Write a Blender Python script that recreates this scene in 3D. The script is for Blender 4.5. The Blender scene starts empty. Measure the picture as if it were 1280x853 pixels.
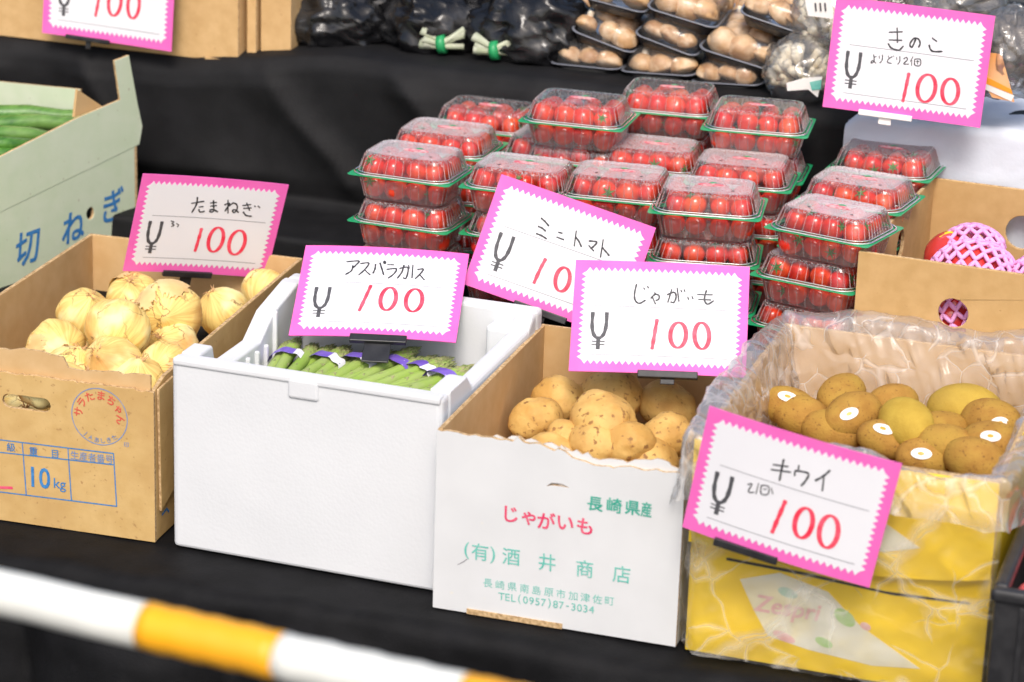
import bpy, bmesh, math, random
from math import sin, cos, pi, radians, atan2, sqrt, hypot, floor
from mathutils import Vector, Matrix, noise, Euler
from mathutils.geometry import tessellate_polygon

# ------------------------------------------------------------------ scene, camera, light
sc = bpy.context.scene
col = sc.collection
FPX, PSI, TH, RO, DIST = 3440.81, -0.307649, 0.331705, 0.033997, 3.91998
FW = Vector((sin(PSI)*cos(TH), cos(PSI)*cos(TH), -sin(TH)))
_r = Vector((cos(PSI), -sin(PSI), 0)); _u = _r.cross(FW)
CR = cos(RO)*_r + sin(RO)*_u; CU = -sin(RO)*_r + cos(RO)*_u
CP = -DIST*FW
cam_d = bpy.data.cameras.new('camera'); cam = bpy.data.objects.new('camera', cam_d); col.objects.link(cam)
cam.matrix_world = Matrix(((CR.x, CU.x, -FW.x, CP.x), (CR.y, CU.y, -FW.y, CP.y), (CR.z, CU.z, -FW.z, CP.z), (0, 0, 0, 1)))
cam_d.sensor_width = 36; cam_d.lens = FPX/1280*36; cam_d.clip_end = 500
cam_d.dof.use_dof = True; cam_d.dof.focus_distance = 3.28; cam_d.dof.aperture_fstop = 5.0
sc.camera = cam

SUN_EL, SUN_AZ = radians(50), radians(165)      # azimuth clockwise from +Y; light from behind the camera, high
w = bpy.data.worlds.new('World'); sc.world = w; w.use_nodes = True
nt = w.node_tree; sky = nt.nodes.new('ShaderNodeTexSky'); sky.sky_type = 'NISHITA'; sky.sun_disc = False
sky.sun_elevation = SUN_EL; sky.sun_rotation = SUN_AZ; sky.dust_density = 4.0; sky.ozone_density = 0.6; sky.air_density = 1.0
nt.links.new(sky.outputs[0], nt.nodes['Background'].inputs[0]); nt.nodes['Background'].inputs[1].default_value = 0.13
sl = bpy.data.lights.new('sun', 'SUN'); sl.energy = 1.5; sl.angle = radians(20); sl.color = (1, .955, .91)
so = bpy.data.objects.new('sun', sl); col.objects.link(so)
sd = Vector((sin(SUN_AZ)*cos(SUN_EL), cos(SUN_AZ)*cos(SUN_EL), sin(SUN_EL)))
so.rotation_euler = sd.to_track_quat('Z', 'Y').to_euler(); so.location = sd*5
sc.view_settings.view_transform = 'Standard'; sc.view_settings.look = 'None'; sc.view_settings.exposure = 0.57; sc.view_settings.gamma = 1
sc.cycles.transparent_max_bounces = 24; sc.cycles.max_bounces = 10; sc.cycles.transmission_bounces = 6

def ray(px):
    return FW + (px[0]-640)/FPX*CR - (px[1]-426.5)/FPX*CU
def aty(px, y):
    d = ray(px); return CP + d*((y-CP.y)/d.y)
def atz(px, z):
    d = ray(px); return CP + d*((z-CP.z)/d.z)
def atplane(px, o, n):
    d = ray(px); return CP + d*((o-CP).dot(n)/d.dot(n))

# ------------------------------------------------------------------ materials
def hexc(c): return (*c, 1) if len(c) == 3 else c
def mat(name, c1, c2=None, rough=.6, scale=20, stretch=(1, 1, 1), detail=4, bump=0, bscale=60, spec=.5, speck=None, speck_scale=80, speck_thr=.62, tcoord='Object', lo=.35, hi=.65, sub=0, coat=0, metal=0, big=None):
    m = bpy.data.materials.new(name); m.use_nodes = True; t = m.node_tree; N = t.nodes; L = t.links
    b = N['Principled BSDF']; b.inputs['Roughness'].default_value = rough; b.inputs['Specular IOR Level'].default_value = spec
    b.inputs['Metallic'].default_value = metal
    if coat: b.inputs['Coat Weight'].default_value = coat; b.inputs['Coat Roughness'].default_value = .15
    if sub: b.inputs['Subsurface Weight'].default_value = sub; b.inputs['Subsurface Scale'].default_value = .01; b.inputs['Subsurface Radius'].default_value = (1, .6, .3)
    b.inputs['Base Color'].default_value = hexc(c1)
    tc = N.new('ShaderNodeTexCoord'); oi = N.new('ShaderNodeObjectInfo'); mp = N.new('ShaderNodeMapping')
    mp.inputs['Scale'].default_value = stretch; L.new(tc.outputs[tcoord], mp.inputs[0])
    wm = N.new('ShaderNodeMath'); wm.operation = 'MULTIPLY'; wm.inputs[1].default_value = 37; L.new(oi.outputs['Random'], wm.inputs[0])
    def noi(s, d, st=True):
        n = N.new('ShaderNodeTexNoise'); n.noise_dimensions = '4D'; n.inputs['Scale'].default_value = s; n.inputs['Detail'].default_value = d
        L.new((mp if st else tc).outputs[0 if st else tcoord], n.inputs['Vector']); L.new(wm.outputs[0], n.inputs['W']); return n.outputs['Fac']
    def ramp(f, a, z):
        r = N.new('ShaderNodeMapRange'); r.inputs[1].default_value = a; r.inputs[2].default_value = z; L.new(f, r.inputs[0]); return r.outputs[0]
    def mix(f, a, c):
        x = N.new('ShaderNodeMix'); x.data_type = 'RGBA'; L.new(f, x.inputs[0])
        if isinstance(a, tuple): x.inputs[6].default_value = hexc(a)
        else: L.new(a, x.inputs[6])
        x.inputs[7].default_value = hexc(c); return x.outputs[2]
    cur = None
    if c2: cur = mix(ramp(noi(scale, detail), lo, hi), c1, c2); L.new(cur, b.inputs['Base Color'])
    if big: cur = mix(ramp(noi(big[1], 3, False), .45, .75), cur or c1, big[0]); L.new(cur, b.inputs['Base Color'])
    if speck: cur = mix(ramp(noi(speck_scale, 3, False), speck_thr, speck_thr+.08), cur or c1, speck); L.new(cur, b.inputs['Base Color'])
    if bump:
        bn = N.new('ShaderNodeBump'); bn.inputs['Strength'].default_value = bump; bn.inputs['Distance'].default_value = .002
        L.new(noi(bscale, 4), bn.inputs['Height']); L.new(bn.outputs[0], b.inputs['Normal'])
    return m

M = {}
def beads(m, scale, strength):
    t = m.node_tree; N = t.nodes; L = t.links; b = N['Principled BSDF']; tc = N.new('ShaderNodeTexCoord'); vo = N.new('ShaderNodeTexVoronoi'); vo.inputs['Scale'].default_value = scale; L.new(tc.outputs['Object'], vo.inputs['Vector'])
    bn = N.new('ShaderNodeBump'); bn.inputs['Strength'].default_value = strength; bn.inputs['Distance'].default_value = .001; bn.invert = True; L.new(vo.outputs['Distance'], bn.inputs['Height']); L.new(bn.outputs[0], b.inputs['Normal']); return m
M['card_brown'] = mat('cardboard', (.58, .37, .165), (.65, .43, .205), .8, 60, (1, 1, .25), 5, .25, 90, .2, speck=(.46, .27, .11), speck_scale=220, speck_thr=.66, big=(.52, .32, .14, 1) and ((.53, .33, .145), 7))
M['card_onion'] = mat('ochre cardboard', (.56, .365, .14), (.62, .42, .175), .75, 50, (1, 1, .3), 5, .3, 70, .25, speck=(.42, .25, .10), speck_scale=180, speck_thr=.64, big=((.50, .31, .12), 9))
M['card_in'] = mat('cardboard inside', (.57, .37, .17), (.62, .42, .21), .85, 45, (1, 1, .3), 5, .15, 60, .15)
M['card_edge'] = mat('cardboard cut edge', (.36, .23, .11), (.66, .47, .26), .9, 260, (1, 1, 1), 2, .5, 200, .1)
M['card_white'] = mat('white printed cardboard', (.68, .69, .695), (.64, .65, .655), .6, 14, (1, 1, 1), 4, .35, 16, .3, speck=(.70, .68, .62), speck_scale=120, speck_thr=.70)
M['print_pale'] = mat('pale printed field', (.80, .78, .66), (.84, .74, .42), .5, 18, lo=.45, hi=.75)
M['card_green'] = mat('pale green cardboard', (.58, .67, .47), (.63, .70, .52), .75, 30, (1, 1, .4), 5, .2, 60, .2, speck=(.42, .42, .28), speck_scale=150, speck_thr=.68)
M['card_yellow'] = mat('yellow printed cardboard', (.90, .60, .02), (.94, .66, .03), .45, 12, (1, 1, 1), 3, .1, 40, .4)
M['eps'] = mat('expanded polystyrene', (.70, .715, .73), (.66, .675, .69), .8, 9, (1, 1, 1), 4, .12, 300, .2, speck=(.74, .73, .69), speck_scale=28, speck_thr=.72)
beads(M['eps'], 260, .10)
M['cloth'] = mat('black cloth', (.0045, .0045, .0052), (.008, .008, .009), .7, 30, (1, 1, 1), 5, .15, 300, .25)
M['cloth_white'] = mat('white cloth', (.66, .70, .78), (.60, .64, .73), .85, 8, (1, 1, 1), 4, .2, 200, .1)
M['pink'] = mat('pink card stock', (.84, .15, .49), (.80, .13, .46), .55, 30, (1, 1, 1), 3, .08, 90, .3)
M['paper'] = mat('white paper', (.77, .77, .80), (.755, .755, .785), .45, 20, (1, 1, 1), 3, .05, 90, .3, coat=.15)
M['ink'] = mat('black ink', (.02, .02, .025), (.06, .06, .065), .5, 200)
M['ink_grey'] = mat('printed grey', (.05, .05, .055), (.09, .09, .10), .6, 400)
M['ink_red'] = mat('red marker', (.78, .02, .06), (.88, .10, .16), .5, 120, stretch=(1, 1, 1))
M['rule'] = mat('ruled line', (.22, .22, .24), None, .6)
M['blackp'] = mat('black plastic', (.015, .015, .017), (.03, .03, .032), .35, 60, bump=.1, bscale=120)
M['blue'] = mat('blue print', (.02, .17, .46), (.06, .24, .52), .7, 160, detail=2)
M['blue2'] = mat('pale blue print', (.14, .24, .48), (.22, .30, .46), .7, 160)
M['redp'] = mat('red print', (.62, .07, .05), (.70, .16, .09), .7, 160)
M['crimson'] = mat('crimson print', (.70, .03, .12), (.76, .12, .2), .6, 120)
M['teal'] = mat('teal print', (.10, .48, .40), (.22, .56, .48), .6, 160)
M['teald'] = mat('dark teal print', (.03, .36, .26), (.08, .42, .32), .6, 160)
M['green_film'] = mat('green plastic sheet', (.008, .33, .12), (.012, .38, .15), .3, 30, spec=.6)
M['tomato'] = mat('tomato skin', (.76, .030, .014), (.66, .016, .012), .2, 14, spec=.6, sub=.1, big=((.90, .12, .02), 18), coat=.4)
M['calyx'] = mat('tomato calyx', (.07, .20, .03), (.12, .28, .05), .6, 90)
M['asp'] = mat('asparagus green', (.26, .41, .06), (.35, .48, .11), .5, 40, (1, .15, 1), 4, .25, 150, .4, big=((.36, .42, .17), 25))
M['asp_tip'] = mat('asparagus tip scales', (.20, .27, .07), (.36, .34, .17), .55, 130, bump=.3, bscale=200)
M['purple'] = mat('purple tape', (.16, .09, .50), (.22, .14, .58), .35, 60, speck=(.7, .68, .85), speck_scale=260, speck_thr=.66)
M['tape_white'] = mat('white tape', (.78, .78, .84), None, .4, speck=(.25, .22, .5), speck_scale=300, speck_thr=.62)
M['yellow_bar'] = mat('yellow bar sleeve', (.90, .42, .01), (.86, .40, .015), .4, 20, spec=.5, bump=.15, bscale=60, speck=(.75, .30, .02), speck_scale=90, speck_thr=.74)
M['white_bar'] = mat('white bar sleeve', (.74, .75, .70), (.70, .71, .66), .45, 20, spec=.5, bump=.15, bscale=60, speck=(.5, .5, .45), speck_scale=70, speck_thr=.72)
M['kiwi'] = mat('kiwi skin', (.36, .185, .04), (.45, .25, .055), .8, 60, (1, 1, 1), 5, .5, 500, .15, speck=(.22, .11, .03), speck_scale=300, speck_thr=.6, big=((.42, .26, .05), 30))
M['kiwi_green'] = mat('gold green kiwi skin', (.46, .30, .045), (.54, .37, .06), .8, 60, (1, 1, 1), 5, .45, 500, .18, speck=(.30, .20, .04), speck_scale=260, speck_thr=.68, big=((.38, .25, .05), 20))
M['sticker'] = mat('white sticker', (.86, .84, .80), None, .35)
M['orange_ink'] = mat('orange print', (.9, .35, .03), None, .4)
M['net'] = mat('pink foam net', (.90, .42, .74), (.86, .38, .70), .7, 30)
M['apple'] = mat('red fruit skin', (.50, .015, .02), (.62, .05, .04), .25, 20, coat=.3)
M['shiitake'] = mat('mushroom cap', (.36, .19, .08), (.56, .35, .17), .5, 30, bump=.35, bscale=90, lo=.4, hi=.6, big=((.74, .58, .40), 50))
M['stem'] = mat('mushroom stem', (.76, .64, .46), (.84, .76, .62), .6, 50, bump=.2, bscale=100)
M['enoki'] = mat('pale mushroom cluster', (.72, .62, .44), (.82, .76, .62), .55, 60, bump=.2, bscale=100)
M['leaf'] = mat('leek green', (.035, .13, .015), (.09, .24, .035), .35, 30, (6, .4, 6), 4, .2, 60, .5, big=((.22, .36, .10), 12))
M['ground'] = mat('asphalt ground', (.05, .05, .05), (.07, .07, .068), .9, 90, bump=.6, bscale=200, speck=(.12, .12, .12), speck_scale=220)
M['cloth_low'] = mat('black table cloth', (.0035, .0035, .004), (.007, .007, .008), .7, 30, (1, 1, 1), 5, .2, 300, .18, speck=(.05, .05, .05), speck_scale=300, speck_thr=.76)
M['wood'] = mat('table wood', (.35, .23, .12), (.45, .3, .17), .6, 12, (1, 12, 1))
M['metal'] = mat('galvanised leg', (.35, .35, .36), None, .35, metal=1)
M['soil'] = mat('soft brown flake', (.46, .25, .10), (.60, .36, .17), .65, 80, bump=.4, bscale=160)
M['orange_pack'] = mat('orange packet', (.85, .36, .10), (.88, .50, .26), .35, 20)
M['dark_veg'] = mat('dark mushroom', (.07, .055, .045), (.14, .11, .085), .7, 40, bump=.5, bscale=90)

def film(name, tint=(1, 1, 1), body=.1, bodyc=(.9, .9, .9), rough=.08, fk=.8, crease=None, speck=0, sscale=400, sthr=.6, spc=(.95, .95, .95), bump=0, bscale=40, refl=.05, transl=0, zmask=False, bdet=3, bdist=.002):
    """thin clear plastic: transparent + fresnel gloss + a little diffuse body, with fine white speckles"""
    m = bpy.data.materials.new(name); m.use_nodes = True; t = m.node_tree; N = t.nodes; L = t.links
    N.remove(N['Principled BSDF']); out = N['Material Output']
    tr = N.new('ShaderNodeBsdfTransparent'); tr.inputs[0].default_value = hexc(tint)
    gl = N.new('ShaderNodeBsdfGlossy'); gl.inputs['Roughness'].default_value = rough
    df = N.new('ShaderNodeBsdfDiffuse'); df.inputs[0].default_value = hexc(bodyc)
    fr = N.new('ShaderNodeFresnel'); fr.inputs[0].default_value = 1.45
    ad = N.new('ShaderNodeMath'); ad.operation = 'MULTIPLY_ADD'; ad.inputs[1].default_value = fk; ad.inputs[2].default_value = refl; ad.use_clamp = True
    L.new(fr.outputs[0], ad.inputs[0])
    tc = N.new('ShaderNodeTexCoord')
    oi = N.new('ShaderNodeObjectInfo'); wm = N.new('ShaderNodeMath'); wm.operation = 'MULTIPLY'; wm.inputs[1].default_value = 31; L.new(oi.outputs['Random'], wm.inputs[0])
    def noi(s, d):
        n = N.new('ShaderNodeTexNoise'); n.noise_dimensions = '4D'; n.inputs['Scale'].default_value = s; n.inputs['Detail'].default_value = d
        L.new(tc.outputs['Object'], n.inputs['Vector']); L.new(wm.outputs[0], n.inputs['W']); return n.outputs['Fac']
    body_sh = df.outputs[0]
    if transl:
        tl = N.new('ShaderNodeBsdfTranslucent'); tl.inputs[0].default_value = hexc(bodyc)
        mt = N.new('ShaderNodeMixShader'); mt.inputs[0].default_value = transl; L.new(df.outputs[0], mt.inputs[1]); L.new(tl.outputs[0], mt.inputs[2]); body_sh = mt.outputs[0]
    m1 = N.new('ShaderNodeMixShader'); m1.inputs[0].default_value = body; L.new(tr.outputs[0], m1.inputs[1]); L.new(body_sh, m1.inputs[2])
    if speck:
        r = N.new('ShaderNodeMapRange'); r.inputs[1].default_value = sthr; r.inputs[2].default_value = sthr+.03; r.inputs[3].default_value = body; r.inputs[4].default_value = speck
        L.new(noi(sscale, 1), r.inputs[0]); fac = r.outputs[0]
        if zmask:
            ge = N.new('ShaderNodeSeparateXYZ'); L.new(tc.outputs['Object'], ge.inputs[0])
            r2 = N.new('ShaderNodeMapRange'); r2.inputs[1].default_value = .055; r2.inputs[2].default_value = .058; r2.inputs[3].default_value = .06; r2.inputs[4].default_value = 1
            L.new(ge.outputs[2], r2.inputs[0])
            pat = N.new('ShaderNodeMapRange'); pat.inputs[1].default_value = .35; pat.inputs[2].default_value = .6; pat.inputs[3].default_value = .45; pat.inputs[4].default_value = 1; L.new(noi(22, 2), pat.inputs[0])
            mm = N.new('ShaderNodeMath'); mm.operation = 'MULTIPLY'; L.new(r2.outputs[0], mm.inputs[0]); L.new(pat.outputs[0], mm.inputs[1])
            m3 = N.new('ShaderNodeMath'); m3.operation = 'MULTIPLY'; L.new(mm.outputs[0], m3.inputs[0]); L.new(fac, m3.inputs[1]); fac = m3.outputs[0]
        L.new(fac, m1.inputs[0])
    if crease:
        cs, cw, cv = crease; acc = None
        wn = N.new('ShaderNodeTexNoise'); wn.inputs['Scale'].default_value = 14; wn.inputs['Detail'].default_value = 2; L.new(tc.outputs['Object'], wn.inputs['Vector'])
        wv = N.new('ShaderNodeVectorMath'); wv.operation = 'MULTIPLY_ADD'; wv.inputs[1].default_value = (.06, .06, .06); L.new(wn.outputs['Color'], wv.inputs[0]); L.new(tc.outputs['Object'], wv.inputs[2])
        hs = []
        for q, ww in ((cs, cw), (cs*2.6, cw*1.4)):
            vo = N.new('ShaderNodeTexVoronoi'); vo.feature = 'DISTANCE_TO_EDGE'; vo.inputs['Scale'].default_value = q; L.new(wv.outputs[0], vo.inputs['Vector'])
            gate = N.new('ShaderNodeMapRange'); gate.inputs[1].default_value = .42; gate.inputs[2].default_value = .62; gate.inputs[3].default_value = 0; gate.inputs[4].default_value = ww; L.new(noi(q*.8, 1), gate.inputs[0])
            r4 = N.new('ShaderNodeMapRange'); L.new(gate.outputs[0], r4.inputs[1]); r4.inputs[2].default_value = 0; r4.inputs[3].default_value = body; r4.inputs[4].default_value = cv; L.new(vo.outputs['Distance'], r4.inputs[0]); hs.append(vo.outputs['Distance'])
            if acc is None: acc = r4.outputs[0]
            else:
                mx = N.new('ShaderNodeMath'); mx.operation = 'MAXIMUM'; L.new(acc, mx.inputs[0]); L.new(r4.outputs[0], mx.inputs[1]); acc = mx.outputs[0]
        L.new(acc, m1.inputs[0])
    m2 = N.new('ShaderNodeMixShader'); L.new(ad.outputs[0], m2.inputs[0]); L.new(m1.outputs[0], m2.inputs[1]); L.new(gl.outputs[0], m2.inputs[2])
    if bump:
        bn = N.new('ShaderNodeBump'); bn.inputs['Strength'].default_value = bump; bn.inputs['Distance'].default_value = bdist; L.new(hs[1] if crease else noi(bscale, bdet), bn.inputs['Height'])
        L.new(bn.outputs[0], gl.inputs['Normal']); L.new(bn.outputs[0], df.inputs['Normal']); L.new(bn.outputs[0], fr.inputs['Normal'])
    L.new(m2.outputs[0], out.inputs[0]); return m
M['clear_lid'] = film('clear lid plastic', (.99, .98, .98), .04, rough=.12, speck=.35, sscale=800, sthr=.55, zmask=True, refl=.03, bump=.1, bscale=60)
M['lid_top'] = film('embossed lid top', (.99, .98, .98), .24, (.97, .86, .86), rough=.18, speck=.56, sscale=1000, sthr=.47, refl=.03, bump=.1, bscale=60)
M['lid_top_clear'] = film('clear lid top', (.99, .98, .98), .05, rough=.12, speck=.5, sscale=800, sthr=.58, refl=.05, bump=.3, bscale=40)
M['clear_tray'] = film('clear tray plastic', (.99, .96, .96), .07, (.98, .86, .86), rough=.14, refl=.04, bump=.2, bscale=60)
M['tray_edge_highlight'] = mat('tray edge highlight', (.16, .17, .20), None, .3)  # lighter grey paints the light caught along the black tray's rim
M['clear_rib'] = film('clear plastic rib', (.98, .95, .95), .17, (.97, .88, .86), rough=.2, refl=.05)
M['clear_rim'] = film('clear rim bead', (.95, .93, .92), .38, (.95, .88, .86), rough=.15, refl=.12)
M['wrap'] = film('cling film', (.99, .99, .99), .03, rough=.12, refl=.0, bump=.6, bscale=45)
M['liner'] = film('milky plastic liner', (.98, .97, .96), .26, (.95, .94, .93), rough=.25, fk=.4, crease=(9, .07, .55), refl=.02, bump=1.0, bscale=24, transl=.4, bdet=4, bdist=.008)
M['overwrap'] = film('clear crinkled overwrap', (1, 1, .99), .05, (.95, .93, .88), rough=.22, fk=.5, crease=(6, .07, .32), refl=.02, bump=.7, bscale=9, transl=.3, bdet=2, bdist=.01)
M['black_bag'] = film('black tinted bag', (.32, .32, .34), .35, (.03, .03, .035), rough=.2, refl=.16, bump=1.0, bscale=30, bdet=5, bdist=.006)
M['clear_bag'] = film('clear produce bag', (.97, .97, .96), .08, rough=.12, refl=.08, bump=1.0, bscale=34, bdet=5, bdist=.004)

def onion_material():
    m = bpy.data.materials.new('onion skin'); m.use_nodes = True; t = m.node_tree; N = t.nodes; L = t.links; b = N['Principled BSDF']
    tc = N.new('ShaderNodeTexCoord'); sx = N.new('ShaderNodeSeparateXYZ'); L.new(tc.outputs['Object'], sx.inputs[0])
    cx = N.new('ShaderNodeCombineXYZ'); L.new(sx.outputs[0], cx.inputs[0]); L.new(sx.outputs[1], cx.inputs[1])
    nm = N.new('ShaderNodeVectorMath'); nm.operation = 'NORMALIZE'; L.new(cx.outputs[0], nm.inputs[0])
    zz = N.new('ShaderNodeCombineXYZ'); zm = N.new('ShaderNodeMath'); zm.operation = 'MULTIPLY'; zm.inputs[1].default_value = 4; L.new(sx.outputs[2], zm.inputs[0]); L.new(zm.outputs[0], zz.inputs[2])
    av = N.new('ShaderNodeVectorMath'); L.new(nm.outputs[0], av.inputs[0]); L.new(zz.outputs[0], av.inputs[1])
    oi = N.new('ShaderNodeObjectInfo'); wm = N.new('ShaderNodeMath'); wm.operation = 'MULTIPLY'; wm.inputs[1].default_value = 50; L.new(oi.outputs['Random'], wm.inputs[0])
    def noi(v, s, d):
        n = N.new('ShaderNodeTexNoise'); n.noise_dimensions = '4D'; n.inputs['Scale'].default_value = s; n.inputs['Detail'].default_value = d
        L.new(v, n.inputs['Vector']); L.new(wm.outputs[0], n.inputs['W']); return n.outputs['Fac']
    def rng(f, a, z):
        r = N.new('ShaderNodeMapRange'); r.inputs[1].default_value = a; r.inputs[2].default_value = z; L.new(f, r.inputs[0]); return r.outputs[0]
    def mix(f, a, c):
        x = N.new('ShaderNodeMix'); x.data_type = 'RGBA'; L.new(f, x.inputs[0])
        if isinstance(a, tuple): x.inputs[6].default_value = (*a, 1)
        else: L.new(a, x.inputs[6])
        x.inputs[7].default_value = (*c, 1); return x.outputs[2]
    streak = noi(av.outputs[0], 9, 5)
    c = mix(rng(streak, .42, .62), (.86, .65, .22), (.72, .46, .13))
    c = mix(rng(noi(tc.outputs['Object'], 22, 2), .50, .60), c, (.84, .74, .36))
    c = mix(rng(noi(tc.outputs['Object'], 14, 4), .56, .66), c, (.66, .34, .10))
    edge = noi(tc.outputs['Object'], 30, 6)
    mm = N.new('ShaderNodeMath'); mm.operation = 'SUBTRACT'; mm.inputs[1].default_value = .53; L.new(edge, mm.inputs[0])
    ab = N.new('ShaderNodeMath'); ab.operation = 'ABSOLUTE'; L.new(mm.outputs[0], ab.inputs[0])
    e = rng(ab.outputs[0], .018, .0)
    gate = rng(noi(tc.outputs['Object'], 16, 1), .44, .58)
    mu = N.new('ShaderNodeMath'); mu.operation = 'MULTIPLY'; L.new(e, mu.inputs[0]); L.new(gate, mu.inputs[1])
    c = mix(mu.outputs[0], c, (.25, .14, .05))
    L.new(c, b.inputs['Base Color']); b.inputs['Roughness'].default_value = .5; b.inputs['Specular IOR Level'].default_value = .35
    bn = N.new('ShaderNodeBump'); bn.inputs['Strength'].default_value = .35; bn.inputs['Distance'].default_value = .0015; L.new(streak, bn.inputs['Height']); L.new(bn.outputs[0], b.inputs['Normal'])
    return m
M['onion'] = onion_material()

def potato_material():
    m = mat('potato skin', (.55, .31, .08), (.68, .44, .14), .65, 30, (1, 1, 1), 5, 1.0, 100, .3, speck=(.30, .15, .05), speck_scale=130, speck_thr=.585, big=((.54, .30, .09), 40), lo=.42, hi=.58)
    return m
M['potato'] = potato_material()

# ------------------------------------------------------------------ text to mesh (all made first, while the scene is small)
_fc = {}
def text_mesh(s, size, bold=0.0, shear=0.0):
    k = (s, round(size, 5), bold, shear)
    if k in _fc: return _fc[k]
    c = bpy.data.curves.new('lettering', 'FONT'); c.body = s; c.size = size; c.align_x = 'CENTER'; c.align_y = 'CENTER'; c.shear = shear; c.resolution_u = 3
    o = bpy.data.objects.new('lettering_tmp', c); col.objects.link(o)
    dg = bpy.context.evaluated_depsgraph_get(); me = bpy.data.meshes.new_from_object(o.evaluated_get(dg))
    bpy.data.objects.remove(o)
    if False: pass
    xs = [v.co.x for v in me.vertices]; ys = [v.co.y for v in me.vertices]
    if xs:
        cx, cy = (min(xs)+max(xs))/2, (min(ys)+max(ys))/2
        for v in me.vertices: v.co.x -= cx; v.co.y -= cy
    if bold and len(me.vertices):
        B = bold*size*.55; V = [v.co.copy() for v in me.vertices]; F = [tuple(p.vertices) for p in me.polygons]; vv, ff = [], []
        for k, (dx, dy) in enumerate(((-B, -B), (B, -B), (-B, B), (B, B), (0, 0))):
            n_ = len(vv); vv += [(q.x+dx, q.y+dy, k*.00006) for q in V]; ff += [tuple(i+n_ for i in f_) for f_ in F]
        me = bpy.data.meshes.new('lettering'); me.from_pydata(vv, [], ff)
    _fc[k] = me; return me

# ------------------------------------------------------------------ helpers
def link(o, parent=None):
    col.objects.link(o)
    if parent: o.parent = parent
    return o
def tag(o, label=None, cat=None, group=None, kind=None):
    if label: o['label'] = label
    if cat: o['category'] = cat
    if group: o['group'] = group
    if kind: o['kind'] = kind
    return o
def empty(name, loc, rz=0, label=None, cat=None, group=None, rot=None):
    o = bpy.data.objects.new(name, None); o.empty_display_size = .02; link(o); o.location = loc; o.rotation_euler = rot or (0, 0, rz)
    return tag(o, label, cat, group)
def mesh_obj(name, me, m=None, parent=None, mw=None, smooth=False):
    if m is not None and not me.materials:
        for k in (m if isinstance(m, (list, tuple)) else [m]): me.materials.append(M[k] if isinstance(k, str) else k)
    if smooth and len(me.polygons): me.polygons.foreach_set('use_smooth', [True]*len(me.polygons))
    o = bpy.data.objects.new(name, me); link(o, parent)
    if mw is not None: o.matrix_local = mw
    return o
def pymesh(name, v, f, m=None, parent=None, mw=None, smooth=False, fm=None):
    me = bpy.data.meshes.new(name); me.from_pydata([tuple(p) for p in v], [], f)
    if fm: me.polygons.foreach_set('material_index', fm)
    me.update(); return mesh_obj(name, me, m, parent, mw, smooth)
def bevel(o, wd, seg=2, ang=40):
    b = o.modifiers.new('bevel', 'BEVEL'); b.width = wd; b.segments = seg; b.limit_method = 'ANGLE'; b.angle_limit = radians(ang); return o
def frame(o, x, y, z=None):
    """matrix with the given origin and x/y axes (normal = x cross y)"""
    x = Vector(x).normalized(); z = x.cross(Vector(y)).normalized(); y = z.cross(x)
    return Matrix(((x.x, y.x, z.x, o[0]), (x.y, y.y, z.y, o[1]), (x.z, y.z, z.z, o[2]), (0, 0, 0, 1)))
def plate_mesh(loops, th, disp=None):
    """polygon with holes in XY, front face at z=0 (normal +Z), thickness th behind. material 0 front, 1 back, 2 edges"""
    pts = [Vector((p[0], p[1], 0)) for l in loops for p in l]; tris = tessellate_polygon([[Vector((p[0], p[1], 0)) for p in l] for l in loops])
    n = len(pts); v = [p.copy() for p in pts]+[p-Vector((0, 0, th)) for p in pts]; f = []; fm = []
    for a, b, c in tris:
        A, B, Cc = pts[a], pts[b], pts[c]
        if (B-A).cross(Cc-A).z < 0: b, c = c, b
        f.append((a, b, c)); fm.append(0); f.append((a+n, c+n, b+n)); fm.append(1)
    s = 0
    for li, l in enumerate(loops):
        k = len(l); area = sum(l[i][0]*l[(i+1) % k][1]-l[(i+1) % k][0]*l[i][1] for i in range(k))
        for i in range(k):
            a, b = s+i, s+(i+1) % k
            flip = (area < 0) != (li > 0)
            f.append((a, a+n, b+n, b) if not flip else (a, b, b+n, a+n)); fm.append(2)
        s += k
    if disp:
        for p in v: p.z += disp(p.x, p.y)
    me = bpy.data.meshes.new('plate'); me.from_pydata([tuple(p) for p in v], [], f); me.polygons.foreach_set('material_index', fm); me.update(); return me
def plate(name, loops, th, mats, mw, parent=None, bev=0):
    me = plate_mesh(loops, th); me.name = name
    o = mesh_obj(name, me, mats if isinstance(mats, (list, tuple)) else [mats]*3, parent, mw)
    if bev: bevel(o, bev)
    return o
def rect(w, h, x=0, y=0): return [(x, y), (x+w, y), (x+w, y+h), (x, y+h)]
def circ(cx, cy, r, n=20, ry=None, rot=0):
    ry = ry or r; return [(cx+r*cos(t)*cos(rot)-ry*sin(t)*sin(rot), cy+r*cos(t)*sin(rot)+ry*sin(t)*cos(rot)) for t in [2*pi*i/n for i in range(n)]]
def slot(cx, cy, w, h, n=6):
    r = h/2; o = []
    for i in range(n+1): t = -pi/2+pi*i/n; o.append((cx+w/2-r+r*cos(t), cy+r*sin(t)))
    for i in range(n+1): t = pi/2+pi*i/n; o.append((cx-w/2+r+r*cos(t), cy+r*sin(t)))
    return o
def bx(v, f, x0, x1, y0, y1, z0, z1):
    n = len(v); v += [(x, y, z) for z in (z0, z1) for (x, y) in ((x0, y0), (x1, y0), (x1, y1), (x0, y1))]
    f += [tuple(n+i for i in q) for q in ((0, 3, 2, 1), (4, 5, 6, 7), (0, 1, 5, 4), (1, 2, 6, 5), (2, 3, 7, 6), (3, 0, 4, 7))]
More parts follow.
